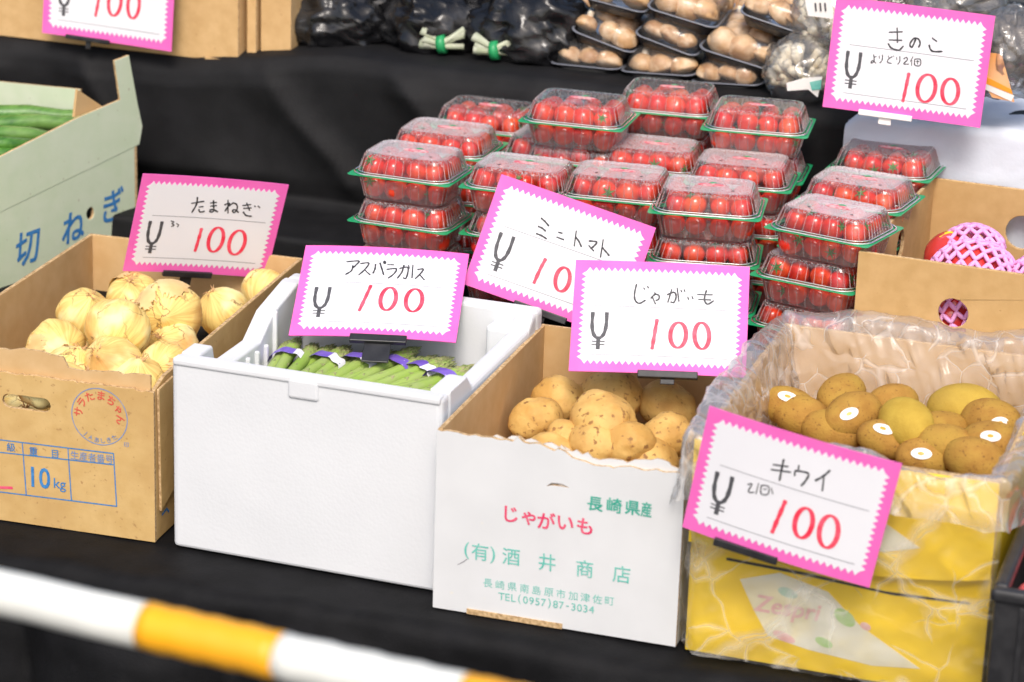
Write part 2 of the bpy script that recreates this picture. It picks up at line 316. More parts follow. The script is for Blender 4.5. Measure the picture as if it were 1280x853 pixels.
def box_obj(name, x0, x1, y0, y1, z0, z1, m, parent=None, bev=.002, seg=2):
    v, f = [], []; bx(v, f, x0, x1, y0, y1, z0, z1); o = pymesh(name, v, f, m, parent)
    if bev: bevel(o, bev, seg)
    return o
def tube(v, f, pts, r, n=6, cap=True, rr=None):
    pts = [Vector(p) for p in pts]; base = len(v); up = Vector((0, 0, 1)); prev = None
    for i, p in enumerate(pts):
        d = (pts[min(i+1, len(pts)-1)]-pts[max(i-1, 0)]).normalized()
        if prev is None:
            a = d.cross(up)
            if a.length < .1: a = d.cross(Vector((1, 0, 0)))
        else: a = prev-d*prev.dot(d)
        a.normalize(); prev = a; b = d.cross(a); R = (rr[i] if rr else r)
        for k in range(n): t = 2*pi*k/n; v.append(tuple(p+a*(R*cos(t))+b*(R*sin(t))))
    for i in range(len(pts)-1):
        for k in range(n): q = base+i*n; f.append((q+k, q+(k+1) % n, q+n+(k+1) % n, q+n+k))
    if cap: f.append(tuple(base+k for k in range(n))[::-1]); q = base+(len(pts)-1)*n; f.append(tuple(q+k for k in range(n)))
def smoothline(P, n=5, closed=False):
    if len(P) < 3: return [Vector((*p, 0)) if len(p) == 2 else Vector(p) for p in P]
    P = [Vector((*p, 0)) if len(p) == 2 else Vector(p) for p in P]; out = []; K = len(P); R = range(K if closed else K-1)
    g = (lambda i: P[i % K]) if closed else (lambda i: P[max(0, min(K-1, i))])
    for i in R:
        a, b, c, d = g(i-1), g(i), g(i+1), g(i+2)
        for s in range(n):
            t = s/n; out.append(.5*((2*b)+(c-a)*t+(2*a-5*b+4*c-d)*t*t+(3*b-a-3*c+d)*t**3))
    if not closed: out.append(P[-1])
    return out
def ribbon(v, f, P, wd, z, closed=False, taper=True):
    n = len(P); b = len(v)
    for i, p in enumerate(P):
        a = P[(i-1) % n] if closed else P[max(0, i-1)]; c = P[(i+1) % n] if closed else P[min(n-1, i+1)]
        d = Vector((c[0]-a[0], c[1]-a[1])); d = d.normalized() if d.length > 0 else Vector((1, 0)); q = Vector((-d.y, d.x))
        ww = wd*(.5+.07*sin(i*1.7)+.05*noise.noise(Vector((p[0]*300, p[1]*300, i*.3))))
        if taper and not closed and i in (0, n-1): ww *= .75
        v.append((p[0]+q.x*ww, p[1]+q.y*ww, z)); v.append((p[0]-q.x*ww, p[1]-q.y*ww, z))
    for i in range(n if closed else n-1):
        j = (i+1) % n; f.append((b+2*i, b+2*i+1, b+2*j+1, b+2*j))
def ell_mesh(name, rx, ry, rz, nu=20, nv=14, fn=None):
    v, f = [], []
    for j in range(nv+1):
        th = pi*j/nv
        for i in range(nu):
            ph = 2*pi*i/nu; d = Vector((sin(th)*cos(ph), sin(th)*sin(ph), cos(th))); s = fn(d, th, ph) if fn else 1
            if isinstance(s, (int, float)): v.append((d.x*rx*s, d.y*ry*s, d.z*rz*s))
            else: v.append(tuple(s))
    for j in range(nv):
        for i in range(nu):
            a = j*nu+i; b = j*nu+(i+1) % nu
            f.append((a, a+nu, b+nu, b))
    me = bpy.data.meshes.new(name); me.from_pydata(v, [], f); bm = bmesh.new(); bm.from_mesh(me); bmesh.ops.remove_doubles(bm, verts=bm.verts, dist=1e-6); bm.to_mesh(me); bm.free()
    me.polygons.foreach_set('use_smooth', [True]*len(me.polygons)); me.update(); return me
def put_text(parent, s, mw_local, size, m, bold=0, shear=0, sx=1, name='lettering'):
    o = bpy.data.objects.new(name, text_mesh(s, size, bold, shear).copy()); o.data.materials.clear(); o.data.materials.append(M[m]); link(o, parent)
    o.matrix_local = mw_local @ Matrix.Diagonal((sx, 1, 1, 1)); return o

# ------------------------------------------------------------------ cloth sheets
def sheet(name, fn, nu, nv, m, parent=None, smooth=True):
    v = [fn(i/nu, j/nv) for j in range(nv+1) for i in range(nu+1)]
    f = [(j*(nu+1)+i, j*(nu+1)+i+1, (j+1)*(nu+1)+i+1, (j+1)*(nu+1)+i) for j in range(nv) for i in range(nu)]
    return pymesh(name, v, f, m, parent, smooth=smooth)
def fbm(x, y, z=0, o=4): return noise.fractal(Vector((x, y, z)), 1.0, 2.0, o)
def ridge(x, y, z=0): return 1-abs(noise.noise(Vector((x, y, z))))*2

GZ = -.45
tag(sheet('ground', lambda u, v: (-30+60*u, -30+60*v, GZ), 2, 2, 'ground'), kind='structure')

# lower table with the black cloth
TF = -.925                                            # table front edge
def lower_cloth(u, v):
    x = -1.0+2.3*u; L = v*1.05                          # path: top from back to edge, then down
    top = .62
    if L < top: y = -.33-(L/top)*(-.33-TF); z = 0
    else:
        d = L-top; rr = .02
        if d < rr*pi/2: a = d/rr; y = TF-rr*sin(a); z = -rr*(1-cos(a))
        else:
            dd = d-rr*pi/2; y = TF-rr; z = -rr-dd
            fold = .030*min(1, dd/.07)*(1-2*abs(sin(x*10.5+1.6*noise.noise(Vector((x*3.2, dd*2, 3))))))+.012*min(1, dd/.05)*fbm(x*9, dd*3, 2)
            y += fold-.02*min(1, dd/.2)
    if L >= top-.05:
        s = min(1, (L-top+.05)/.05); z += s*.004*ridge(x*7+L*6, L*4, 5)-s*.004
        y += s*.004*fbm(x*12, L*10, 7)
    return (x, y, z+.0015*fbm(x*14, y*14, 1)-.002)
t = empty('draped_table', (0, 0, GZ), 0, 'low market table draped with black cloth carrying the front row of boxes', 'table')
c = sheet('tablecloth', lower_cloth, 260, 130, 'cloth_low', t); c.location = (0, 0, -GZ)
box_obj('tabletop', -.98, 1.28, TF+.0, -.34, -GZ-.045, -GZ-.02, 'wood', t)
for x in (-.93, 1.23):
    for y in (TF+.05, -.40): box_obj('leg', x-.015, x+.015, y-.015, y+.015, .002, -GZ-.046, 'metal', t, .002)

# upper stepped display under black cloth
SZ = .402
def upper_cloth(u, v):
    x = -1.15+2.5*u
    P = [(-.445, -.02), (-.445, .118), (-.435, .124), (-.215, .124), (-.205, .130), (-.200, .176), (-.075, .180), (-.058, .190), (-.052, SZ-.02), (-.042, SZ-.004), (-.02, SZ), (.75, SZ)]
    Ls = [0]
    for a, b in zip(P, P[1:]): Ls.append(Ls[-1]+hypot(b[0]-a[0], b[1]-a[1]))
    # more samples low down
    s = v*1.35; s = min(s, Ls[-1]) if s < 1.0 else min(Ls[-1], 1.0+(s-1.0)*((Ls[-1]-1.0)/.35))
    i = 0
    while i < len(P)-2 and s > Ls[i+1]: i += 1
    t_ = (s-Ls[i])/(Ls[i+1]-Ls[i]); y = P[i][0]*(1-t_)+P[i+1][0]*t_; z = P[i][1]*(1-t_)+P[i+1][1]*t_
    if .19 < z < SZ+.001 and y < .0:
        k = max(0, min(1, (z-.19)/.03))*max(0, min(1, (SZ-z)/.05+.15))
        k *= max(0, min(1, (.44-x)/.06)); y -= k*(.014*(sin(x*16+z*9+1.5*noise.noise(Vector((x*3, z*2, 0))))*.5+.5)+.018*max(0, ridge(x*4.5+z*4.5, z*2.2-x*1.5, 4))**2)
    zz = (-.028*max(0, min(1, (-.25-x)/.25)) - .0) if z > .25 else 0
    z += zz*min(1, (z-.25)/.12) if z > .25 else 0
    z += .002*fbm(x*10, y*10, 3)*(1 if z > SZ-.04 and y < -.0 else .3)
    return (x, y, z)
st = empty('stepped_display_stand', (0, 0, GZ), 0, 'stepped stand under black cloth holding the tomato packs and the mushroom trays', 'display stand')
c = sheet('cloth_cover', upper_cloth, 300, 200, 'cloth', st); c.location = (0, 0, -GZ)
box_obj('lower_step', -1.1, 1.3, -.43, .6, -GZ-.40, -GZ+.115, 'wood', st)
box_obj('middle_step', -1.1, 1.3, -.19, .6, -GZ+.116, -GZ+.168, 'wood', st)
box_obj('upper_step', -1.1, 1.3, -.03, .74, -GZ+.169, -GZ+SZ-.04, 'wood', st)
for x in (-1.05, 1.25):
    for y in (-.40, .55): box_obj('leg', x-.02, x+.02, y-.02, y+.02, .002, .049, 'metal', st, .002)

# ------------------------------------------------------------------ cardboard boxes
def jag(x0, x1, y, amp, n, seed, base=None):
    rnd = random.Random(seed); out = []
    for i in range(n+1):
        t_ = i/n; out.append((x0+(x1-x0)*t_+(rnd.uniform(-.3, .3)*(x1-x0)/n if 0 < i < n else 0), y+(base(t_) if base else 0)+amp*rnd.uniform(-1, 1)))
    return out
class Box: pass
def carton(name, loc, rz, W, L, H, mo, label, cat='cardboard box', t_=.005, mi='card_in', front=None, left=None, right=None, back=None, group=None, bev=.0012, skip=()):
    """open box; origin at its front left bottom corner. front/left/right/back: loops in that panel's own coordinates"""
    e = empty(name, loc, rz, label, cat, group); b = Box(); b.e = e; b.W, b.L, b.H = W, L, H
    b.mw = Matrix.Translation(Vector(loc)) @ Matrix.Rotation(rz, 4, 'Z'); b.inv = b.mw.inverted()
    ms = [mo, mi, 'card_edge']
    b.F = frame((0, 0, 0), (1, 0, 0), (0, 0, 1))                    # normal -y
    b.R = frame((W, t_, 0), (0, 1, 0), (0, 0, 1))                   # normal +x
    b.Lf = frame((0, L-t_, 0), (0, -1, 0), (0, 0, 1))               # normal -x
    b.B = frame((W, L, 0), (-1, 0, 0), (0, 0, 1))                   # normal +y
    if 'front' not in skip: b.front = plate('front_panel', front or [rect(W, H)], t_, ms, b.F, e, bev)
    plate('side_panel', right or [rect(L-2*t_, H)], t_, ms, b.R, e, bev)
    plate('side_panel', left or [rect(L-2*t_, H)], t_, ms, b.Lf, e, bev)
    plate('back_panel', back or [rect(W, H)], t_, ms, b.B, e, bev)
    box_obj('bottom_panel', t_, W-t_, t_, L-t_, .002, .007, mi, e, 0)
    return b
def on_panel(b, fr, px):
    """pixel -> coordinates on one of the box's panels"""
    m = b.mw @ fr; o = m.to_translation(); n = m.to_3x3() @ Vector((0, 0, 1)); return m.inverted() @ atplane(px, o, n)
def text_at(b, fr, s, px, size, m, bold=0, shear=0, rot=0, sx=1):
    p = on_panel(b, fr, px); return put_text(b.e, s, fr @ Matrix.Translation((p.x, p.y, .0004)) @ Matrix.Rotation(rot, 4, 'Z'), size, m, bold, shear, sx)
def line_on(b, fr, segs, wd, m, name='printed_rule'):
    v, f = [], []
    for s in segs:
        P = [on_panel(b, fr, p) for p in s]; ribbon(v, f, [(p.x, p.y) for p in P], wd, .0004, taper=False)
    return pymesh(name, v, f, m, b.e, fr)

# --- onion box
H = .201; W = .30; L = .5
rz = radians(2.5)
FR = Vector((-.424, -.868, 0))+Vector((cos(radians(3.95)), sin(radians(3.95)), 0))*.268   # front right corner from the fit
loc = FR-Vector((cos(rz), sin(rz), 0))*W
def jfront(W, H, amp, n, seed, base): return [(0, 0), (W, 0)]+[(x, y) for x, y in jag(W, 0, H, amp, n, seed, base)]
b0 = Box(); b0.mw = Matrix.Translation(loc) @ Matrix.Rotation(rz, 4, 'Z'); b0.e = None
Ff = frame((0, 0, 0), (1, 0, 0), (0, 0, 1)); h0 = on_panel(b0, Ff, (33, 504))
fl = jfront(W, H-.012, .0015, 60, 3, lambda t_: -.003)
ob = carton('onion_box', loc, rz, W, L, H, 'card_onion', 'open ochre carton of onions with a round stamp and 10kg printed on its front', front=[fl, slot(h0.x, h0.y, .061, .017)],
            right=[[(0, 0), (L-.01, 0), (L-.01, H), (.03, H-.006), (0, H-.014)]])
# torn inner flap remains standing behind the front panel's top
rnd = random.Random(8)
tl = [(0, .181), (W-.012, .181)]+jag(W-.012, W*.62, H+.002, .0015, 10, 5, lambda t_: -.004*t_)+jag(W*.6, 0.0, H+.010, .0018, 22, 6, lambda t_: .008*t_+.004*sin(t_*9))
plate('torn_flap', [tl], .003, ['card_in', 'card_in', 'card_edge'], frame((.006, .006, 0), (1, 0, 0), (0, 0, 1)), ob.e)
# glued overlap on the right side, front corner tape line
plate('glue_flap', [[(.012, .035), (.055, .05), (.052, H-.012), (.008, H-.014)]], .003, ['card_onion', 'card_in', 'card_edge'], frame((W+.0035, .0, 0), (0, 1, 0), (0, 0, 1)), ob.e, .0008)
p = ob.F
ring = on_panel(ob, p, (124.5, 521)); RR = .0345
v, f = [], []; ribbon(v, f, [(ring.x+RR*cos(a), ring.y+RR*1.0*sin(a)) for a in [2*pi*i/64 for i in range(64)]], .0011, .0004, closed=True)
pymesh('stamp_ring', v, f, 'blue2', ob.e, p)
for i, ch in enumerate('サラたまちゃん'):
    a = radians(168-i*28.5+ (6 if i < 3 else 2)); r_ = .0262
    put_text(ob.e, ch, p @ Matrix.Translation((ring.x+r_*cos(a), ring.y+r_*sin(a), .0004)) @ Matrix.Rotation(a-pi/2, 4, 'Z'), .0125 if ch != 'ゃ' else .0115, 'redp', .035)
for i, ch in enumerate('JAあしきた'):
    a = radians(-90-38+i*15.2); r_ = .0292
    put_text(ob.e, ch, p @ Matrix.Translation((ring.x+r_*cos(a), ring.y+r_*sin(a), .0004)) @ Matrix.Rotation(a+pi/2, 4, 'Z'), .0072, 'blue2', .01)
line_on(ob, p, [[(-40, 545), (142, 567)], [(-40, 561), (142, 581)], [(-40, 610), (146, 633)], [(142, 566.5), (146, 633.5)], [(28, 553), (33, 619)], [(85, 560), (89.5, 626)]], .0013, 'blue')
for ch, px, sz in (('級', (14, 560), .0115), ('重', (42, 565), .0115), ('目', (69, 568.5), .0115)): text_at(ob, p, ch, (px[0], px[1]-1), sz, 'blue', .01)
for i, ch in enumerate('生産者番号'): text_at(ob, p, ch, (93.5+i*10.8, 569+i*1.35), .0112, 'blue2', .01)
text_at(ob, p, '1', (41, 596), .036, 'blue', .02, sx=.85); text_at(ob, p, '0', (56, 598), .036, 'blue', .02, sx=.85); text_at(ob, p, 'kg', (75, 606.5), .018, 'blue', .005)
line_on(ob, p, [[(-10, 609), (16, 610)]], .003, 'crimson')
text_at(ob, p, '印', (158, 556), .007, 'blue2')
line_on(ob, ob.R, [[(202, 644), (208, 636), (211, 640)]], .003, 'blue')

# --- potato box
W, L, H = .278, .388, .211
rz = radians(.6)
fl = [(0, 0), (W, 0)]+jag(W, W*.55, H-.012, .0022, 16, 11, lambda t_: .002*sin(t_*7))+jag(W*.52, W*.33, H-.004, .003, 8, 12, lambda t_: .006*t_)+jag(W*.31, 0, H-.001, .0012, 14, 13)
ps = Box(); ps.mw = Matrix.Translation((.203, -.896, 0)) @ Matrix.Rotation(rz, 4, 'Z')
hp = on_panel(ps, Ff, (696, 610))
hole = [(hp.x-.012, hp.y), (hp.x-.006, hp.y+.005), (hp.x+.006, hp.y+.0055), (hp.x+.014, hp.y+.002), (hp.x+.006, hp.y+.0025), (hp.x-.006, hp.y+.002)]
pb = carton('potato_box', (.203, -.896, 0), rz, W, L, H, 'card_white', 'white carton of potatoes with red and teal Japanese lettering and a torn top edge', front=[fl, hole], bev=0)
p = pb.F
tl = [(0, H-.05), (W*.5, H-.05)]+jag(W*.52, 0, H-.002, .0025, 22, 21, lambda t_: .003*sin(5*t_))
plate('torn_flap', [tl], .0025, ['card_white', 'card_white', 'card_edge'], frame((.004, -.0015, 0), (1, -.02, 0), (0, .05, 1)), pb.e)
tl = [(W*.50, H-.045), (W-.002, H-.06)]+jag(W-.002, W*.5, H-.005, .003, 22, 22, lambda t_: .004*sin(8*t_))
plate('torn_flap', [tl], .0025, ['card_white', 'card_white', 'card_edge'], frame((0, -.0025, 0), (1, 0, 0), (0, .03, 1)), pb.e)
for i, (ch, px) in enumerate(zip('じゃがいも', ((639, 643), (661, 648), (683, 651), (707, 654), (731, 658)))): text_at(pb, p, ch, px, .0215 if ch != 'ゃ' else .021, 'crimson', .03, rot=radians(1))
for ch, px in (('(', (583.5, 688)), ('有', (600, 690)), (')', (616, 694)), ('酒', (639, 696)), ('井', (684, 703)), ('商', (731, 711)), ('店', (777, 718))): text_at(pb, p, ch, px, .0215, 'teal', .008, rot=radians(1))
for i, ch in enumerate('長崎県南島原市加津佐町'): text_at(pb, p, ch, (610+i*15.2, 729+i*2.25), .0115, 'teal', .0, rot=radians(1))
for i, ch in enumerate('TEL(0957)87-3034'): text_at(pb, p, ch, (627+i*7.5, 745.5+i*1.1), .0125, 'teal', -.002, rot=radians(1))
for i, (ch, px) in enumerate(zip('長崎県産', ((744, 630), (768, 632), (791, 635), (808, 637)))): text_at(pb, p, ch, px, .018, 'teald', .035, sx=1 if i < 3 else .7)
line_on(pb, p, [[(572, 706), (580, 702), (584, 699)]], .0008, 'rule', 'scuff')
# bottom corrugated lip
plate('bottom_flap_edge', [rect(.11, .006)], .004, ['card_edge']*3, frame((.04, -.0015, -.0005), (1, 0, 0), (0, 0, 1)), pb.e)

# --- styrofoam box
def styro():
    e = empty('styrofoam_box', (-.133, -.852, 0), radians(-1.1), 'white expanded polystyrene box of asparagus bundles between the onion and potato boxes', 'styrofoam box')
    W, L, H, T = .328, .345, .232, .024
    dr = .006                                                        # draft of the walls
    def wall(name, prof, axis):
        """prof: list of (along, z) outline; wall slab T thick with draft, rounded by a bevel"""
        loops = [prof]; me = plate_mesh(loops, T); ms = ['eps']*3
        fr = {'f': frame((0, 0, 0), (1, 0, 0), (0, 0, 1)), 'b': frame((W, L, 0), (-1, 0, 0), (0, 0, 1)), 'r': frame((W, T, 0), (0, 1, 0), (0, 0, 1)), 'l': frame((0, L-T, 0), (0, -1, 0), (0, 0, 1))}[axis]
        return bevel(mesh_obj(name, me, ms, e, fr), .006, 3, 35)
    nx = .163
    fo = [(0, 0), (W, 0), (W, H-.006), (W-.018, H), (nx+.026, H), (nx+.022, H-.0), (nx-.022, H-.0), (.016, H), (0, H-.004)]
    wall('front_wall', [(0, 0), (W, 0), (W, H), (0, H)], 'f')
    wall('back_wall', [(0, 0), (W, 0), (W, H+.003), (0, H+.003)], 'b')
    LL = L-2*T
    wall('side_wall', [(0, 0), (LL, 0), (LL, H+.002), (LL-.015, H+.002), (LL-.03, H-.012), (.075, H-.016), (.06, H), (0, H)], 'r')
    wall('side_wall', [(0, 0), (LL, 0), (LL, H), (LL-.035, H), (LL-.045, H-.038), (.13, H-.038), (.09, H-.012), (.02, H+.003), (0, H+.003)], 'l')
    box_obj('base', T, W-T, T, L-T, .002, .03, 'eps', e, .003)
    # moulded lug hanging under the rim on the front, and the rim lip
    v, f = [], []; bx(v, f, nx-.019, nx+.019, -.0030, .012, H-.026, H-.001); bevel(pymesh('moulded_lug', v, f, 'eps', e), .004, 3)
    v, f = [], []; bx(v, f, .002, W-.002, -.0022, .014, H-.008, H+.0012); bevel(pymesh('rim_lip', v, f, 'eps', e), .003, 3)
    for x in [(.045+.026*i) for i in range(8)]:                      # moulded ribs inside the left wall
        v, f = [], []; bx(v, f, T-.001, T+.005, x, x+.006, .03, H-.045 if x < .22 else H-.01); bevel(pymesh('inner_rib', v, f, 'eps', e), .002, 2)
    v, f = [], []; bx(v, f, W-.055, W-T+.002, L-T-.03, L-T+.001, .03, H-.012); bevel(pymesh('corner_post', v, f, 'eps', e), .006, 3)
    return e
styro()

# --- kiwi box
KL = Vector((.492, -.896, 0)); kW, kL, kH = .320, .409, .246
kb = carton('kiwi_box', KL, radians(-.2), kW, kL, kH, 'card_yellow', 'yellow carton of kiwi fruit lined and wrapped with crinkled clear plastic at the front right', t_=.006)
p = kb.F
# folded down upper flap over the front, its lower edge bowed, with a thin dark strip laid on the front under it
fp = [(0, kH-.115)]+[(kW*i/12, kH-.115-.012*sin(pi*i/12)+.008*(i/12)) for i in range(1, 12)]+[(kW, kH-.105), (kW, kH+.002), (0, kH+.002)]
plate('folded_flap', [fp], .006, ['card_yellow', 'card_in', 'card_edge'], frame((0, -.011, 0), (1, 0, 0), (0, 0, 1)), kb.e, .001)
plate('dark_strip', [[(.04, kH-.134), (.12, kH-.137), (.22, kH-.1435), (.30, kH-.140), (.30, kH-.138), (.21, kH-.1405), (.12, kH-.1335), (.04, kH-.131)]], .0004, ['blackp']*3, frame((0, -.0006, 0), (1, 0, 0), (0, 0, 1)), kb.e)
def pxpoly(b, fr, pts): return [(q.x, q.y) for q in [on_panel(b, fr, x) for x in pts]]
FF = frame((0, -.0112, 0), (1, 0, 0), (0, 0, 1))
plate('printed_panel', [pxpoly(kb, p, [(925, 724), (975, 716), (1035, 740), (1075, 782), (1150, 836), (1090, 832), (1010, 812), (960, 795), (942, 762)])], .0004, ['print_pale']*3, p @ Matrix.Translation((0, 0, .0005)), kb.e)
plate('printed_panel', [pxpoly(kb, FF, [(1060, 628), (1108, 655), (1150, 685), (1105, 690), (1050, 680)])], .0004, ['print_pale']*3, FF @ Matrix.Translation((0, 0, .0006)), kb.e)
P1 = p @ Matrix.Translation((0, 0, .0006))
M['leafp'] = mat('leaf print', (.42, .64, .24), (.56, .70, .42), .5, 90); M['rose'] = mat('faded red print', (.80, .46, .44), (.84, .60, .58), .5, 90); M['mint'] = mat('faded green print', (.45, .62, .50), (.60, .68, .60), .5, 90)
for (cx, cy, rx, ry, an), m in (((985, 741, .011, .0055, -.2), 'mint'), ((1056, 772, .013, .008, -.6), 'leafp'), ((1082, 783, .006, .004, -.4), 'rose'), ((1030, 803, .010, .005, -.3), 'leafp'), ((980, 796, .013, .005, -.3), 'rose')):
    q_ = on_panel(kb, p, (cx, cy)); plate('printed_fruit', [circ(q_.x, q_.y, rx, 18, ry, an)], .0003, [m]*3, P1, kb.e)
if 'rose' not in M: M['rose'] = mat('faded red print', (.80, .40, .42), None, .5)
text_at(kb, P1, 'Zespri', (984, 763), .027, 'rose', .03, .2)

# --- box with the fruit in pink foam nets
PZ = .126
_c = aty((1073, 314), -.46); pk = (_c.x, -.46, PZ); PH = _c.z-PZ
pw, pl = .40, atz((1166, 221), _c.z).y+.46
qs = Box(); qs.mw = Matrix.Translation(pk) @ Matrix.Rotation(radians(-3.5), 4, 'Z'); hh = on_panel(qs, Ff, (1191, 392))
qs_b = on_panel(qs, frame((pw, pl, 0), (-1, 0, 0), (0, 0, 1)), (1279, 290))
M['card_peach'] = mat('plain tan cardboard', (.50, .315, .13), (.56, .36, .16), .8, 50, (1, 1, .25), 5, .2, 90, .2, speck=(.42, .25, .10), speck_scale=200, speck_thr=.68)
fb = carton('fruit_box', pk, radians(-3.5), pw, pl, PH, 'card_peach', 'plain tan carton with round holes holding red fruit in pink foam nets', mi='card_peach',
            front=[rect(pw, PH), circ(hh.x, hh.y, .0178, 24)], left=[rect(pl-.01, PH), circ(.165, PH-.045, .019, 20)], back=[rect(pw, PH), circ(qs_b.x, qs_b.y, .022, 24)])

# --- green leek box, turned towards the camera
gy = -.15; gc = aty((173, 300), gy); gdir = Vector((-sin(radians(16.6)), -cos(radians(16.6)), 0))       # right side runs forward-left
fold = aty((173, 180), gy).z
gl = .56
g0 = Vector((gc.x, gc.y, 0))+gdir*gl                                  # front right corner at table level
grz = radians(-16.6); gw = .34
gx = Vector((cos(grz), sin(grz), 0)); gyv = Vector((-sin(grz), cos(grz), 0))
gloc = g0-gx*gw; gloc.z = 0.0
GZ0 = 0.0
gs = Box(); gs.mw = Matrix.Translation(gloc) @ Matrix.Rotation(grz, 4, 'Z')
RF = frame((gw, .005, 0), (0, 1, 0), (0, 0, 1)); gh = on_panel(gs, RF, (113, 267))
GH = fold-.0
gb = carton('leek_box', gloc, grz, gw, gl, GH, 'card_green', 'pale green carton of leeks standing behind the onion box with blue characters on its side', right=[rect(gl-.01, GH), circ(gh.x, gh.y, .0072, 20, .0085)], mi='card_in')
# raised side flap with the tall tab at its far end
tp = pxpoly(gb, RF, [(-120, 322), (0, 266), (174, 181), (178, 158), (172, 130), (161, 69), (143, 76), (150, 125), (100, 146), (0, 196), (-120, 255)])
plate('side_flap', [tp], .004, ['card_green', 'card_in', 'card_edge'], frame((gw+.0005, .005, 0), (0, 1, 0), (0, 0, 1)), gb.e, .0008)
# far end flap folded over
ef = pxpoly(gb, frame((0, gl-.03, 0), (1, 0, 0), (0, 0, 1)), [(-150, 88), (100, 112), (96, 149), (-150, 132)])
plate('end_flap', [ef], .004, ['card_green', 'card_in', 'card_edge'], frame((0, gl-.03, 0), (1, 0, 0), (0, 0, 1)), gb.e, .0008)
ef = [(p_[0], p_[1]) for p_ in pxpoly(gb, RF, [(101, 113), (132, 134), (97, 148)])]
plate('flap_fold', [ef], .004, ['card_in']*3, frame((gw-.006, .005, 0), (0, 1, 0), (0, 0, 1)), gb.e)
for ch, px, sz in (('切', (35.5, 309), .052), ('ね', (90.5, 284), .050), ('ぎ', (141.5, 256), .050)): text_at(gb, gb.R, ch, px, sz, 'blue', .028, .18, rot=radians(2), sx=.92)
text_at(gb, gb.R, 'R', (157, 266), .009, 'blue2')
for i in range(8):
    rr_ = random.Random(i+40); v, f = [], []
    y0 = -.04+.030*i; pts = []
    for k in range(9):
        tt = k/8; pts.append(Vector((.06+.02*i*.0+tt*.26, .10+y0+.30*tt+.02*sin(tt*3+i), GH-.010+.034*sin(tt*pi*.8)+.012*rr_.random()+.012*(i % 2))))
    tube(v, f, pts, .012, 8, rr=[.009+.004*sin(pi*(k/8)*.9+.2) for k in range(9)])
    o = pymesh('leek', v, f, 'leaf', None, smooth=True); o.matrix_world = gb.mw
    tag(o, ['nearest', 'second nearest', 'third nearest', 'fourth nearest', 'fourth farthest', 'third farthest', 'second farthest', 'farthest'][i]+' green leek lying in the pale green carton', 'leek', 'leeks in the green carton')

# --- boxes on the shelf, top left
sb = aty((301, 74), -.035)
s_ang = radians(-1)
shz = .372
b1 = carton('shelf_carton', (sb.x-.52, -.035, shz), s_ang, .52, .26, .22, 'card_brown', 'large brown carton standing on the upper shelf behind the pink price card', skip=())
plate('torn_tab', [[(.475, -.012), (.492, -.014), (.498, .004), (.470, .004)]], .003, ['card_brown', 'card_in', 'card_edge'], b1.F @ Matrix.Translation((0, 0, .004)), b1.e)
b2 = carton('shelf_carton', (sb.x+.006, -.028, shz+.008), radians(2), .014, .24, .22, 'card_brown', 'thin folded brown carton squeezed between the two shelf cartons')
b3 = carton('shelf_carton', (sb.x+.024, -.02, shz+.012), radians(3), .045, .24, .22, 'card_brown', 'narrow brown carton at the right end of the shelf cartons beside the black bags')

# --- dark crate at the lower right
cz = .175; cf = atz((1238, 737), cz)
ce = empty('black_crate', (cf.x+.0, cf.y, 0), radians(0), 'black plastic crate of red fruit cut off by the right edge', 'crate')
cW, cL = .34, .42
def crate_wall(x0, x1, y0, y1): 
    v, f = [], []; bx(v, f, x0, x1, y0, y1, .004, cz-.01); return bevel(pymesh('wall', v, f, 'blackp', ce), .003)
crate_wall(0.004, cW-.004, .004, .010); crate_wall(.004, .010, .012, cL-.012); crate_wall(cW-.010, cW-.004, .012, cL-.012); crate_wall(.004, cW-.004, cL-.01, cL-.004)
box_obj('floor', .011, cW-.011, .011, cL-.011, .003, .008, 'blackp', ce)
for (x0, x1, y0, y1) in ((0, cW, 0, .016), (0, .016, .0165, cL-.0165), (cW-.016, cW, .0165, cL-.0165), (0, cW, cL-.016, cL)):
    v, f = [], []; bx(v, f, x0, x1, y0, y1, cz-.014, cz); bevel(pymesh('rim', v, f, 'blackp', ce), .005, 3)
for k in range(7):
    v, f = [], []; bx(v, f, .0005, .0035, .03+k*.055, .036+k*.055, .01, cz-.016); bevel(pymesh('rib', v, f, 'blackp', ce), .001)
    v, f = [], []; bx(v, f, .03+k*.045, .036+k*.045, .0005, .0035, .01, cz-.016); bevel(pymesh('rib', v, f, 'blackp', ce), .001)

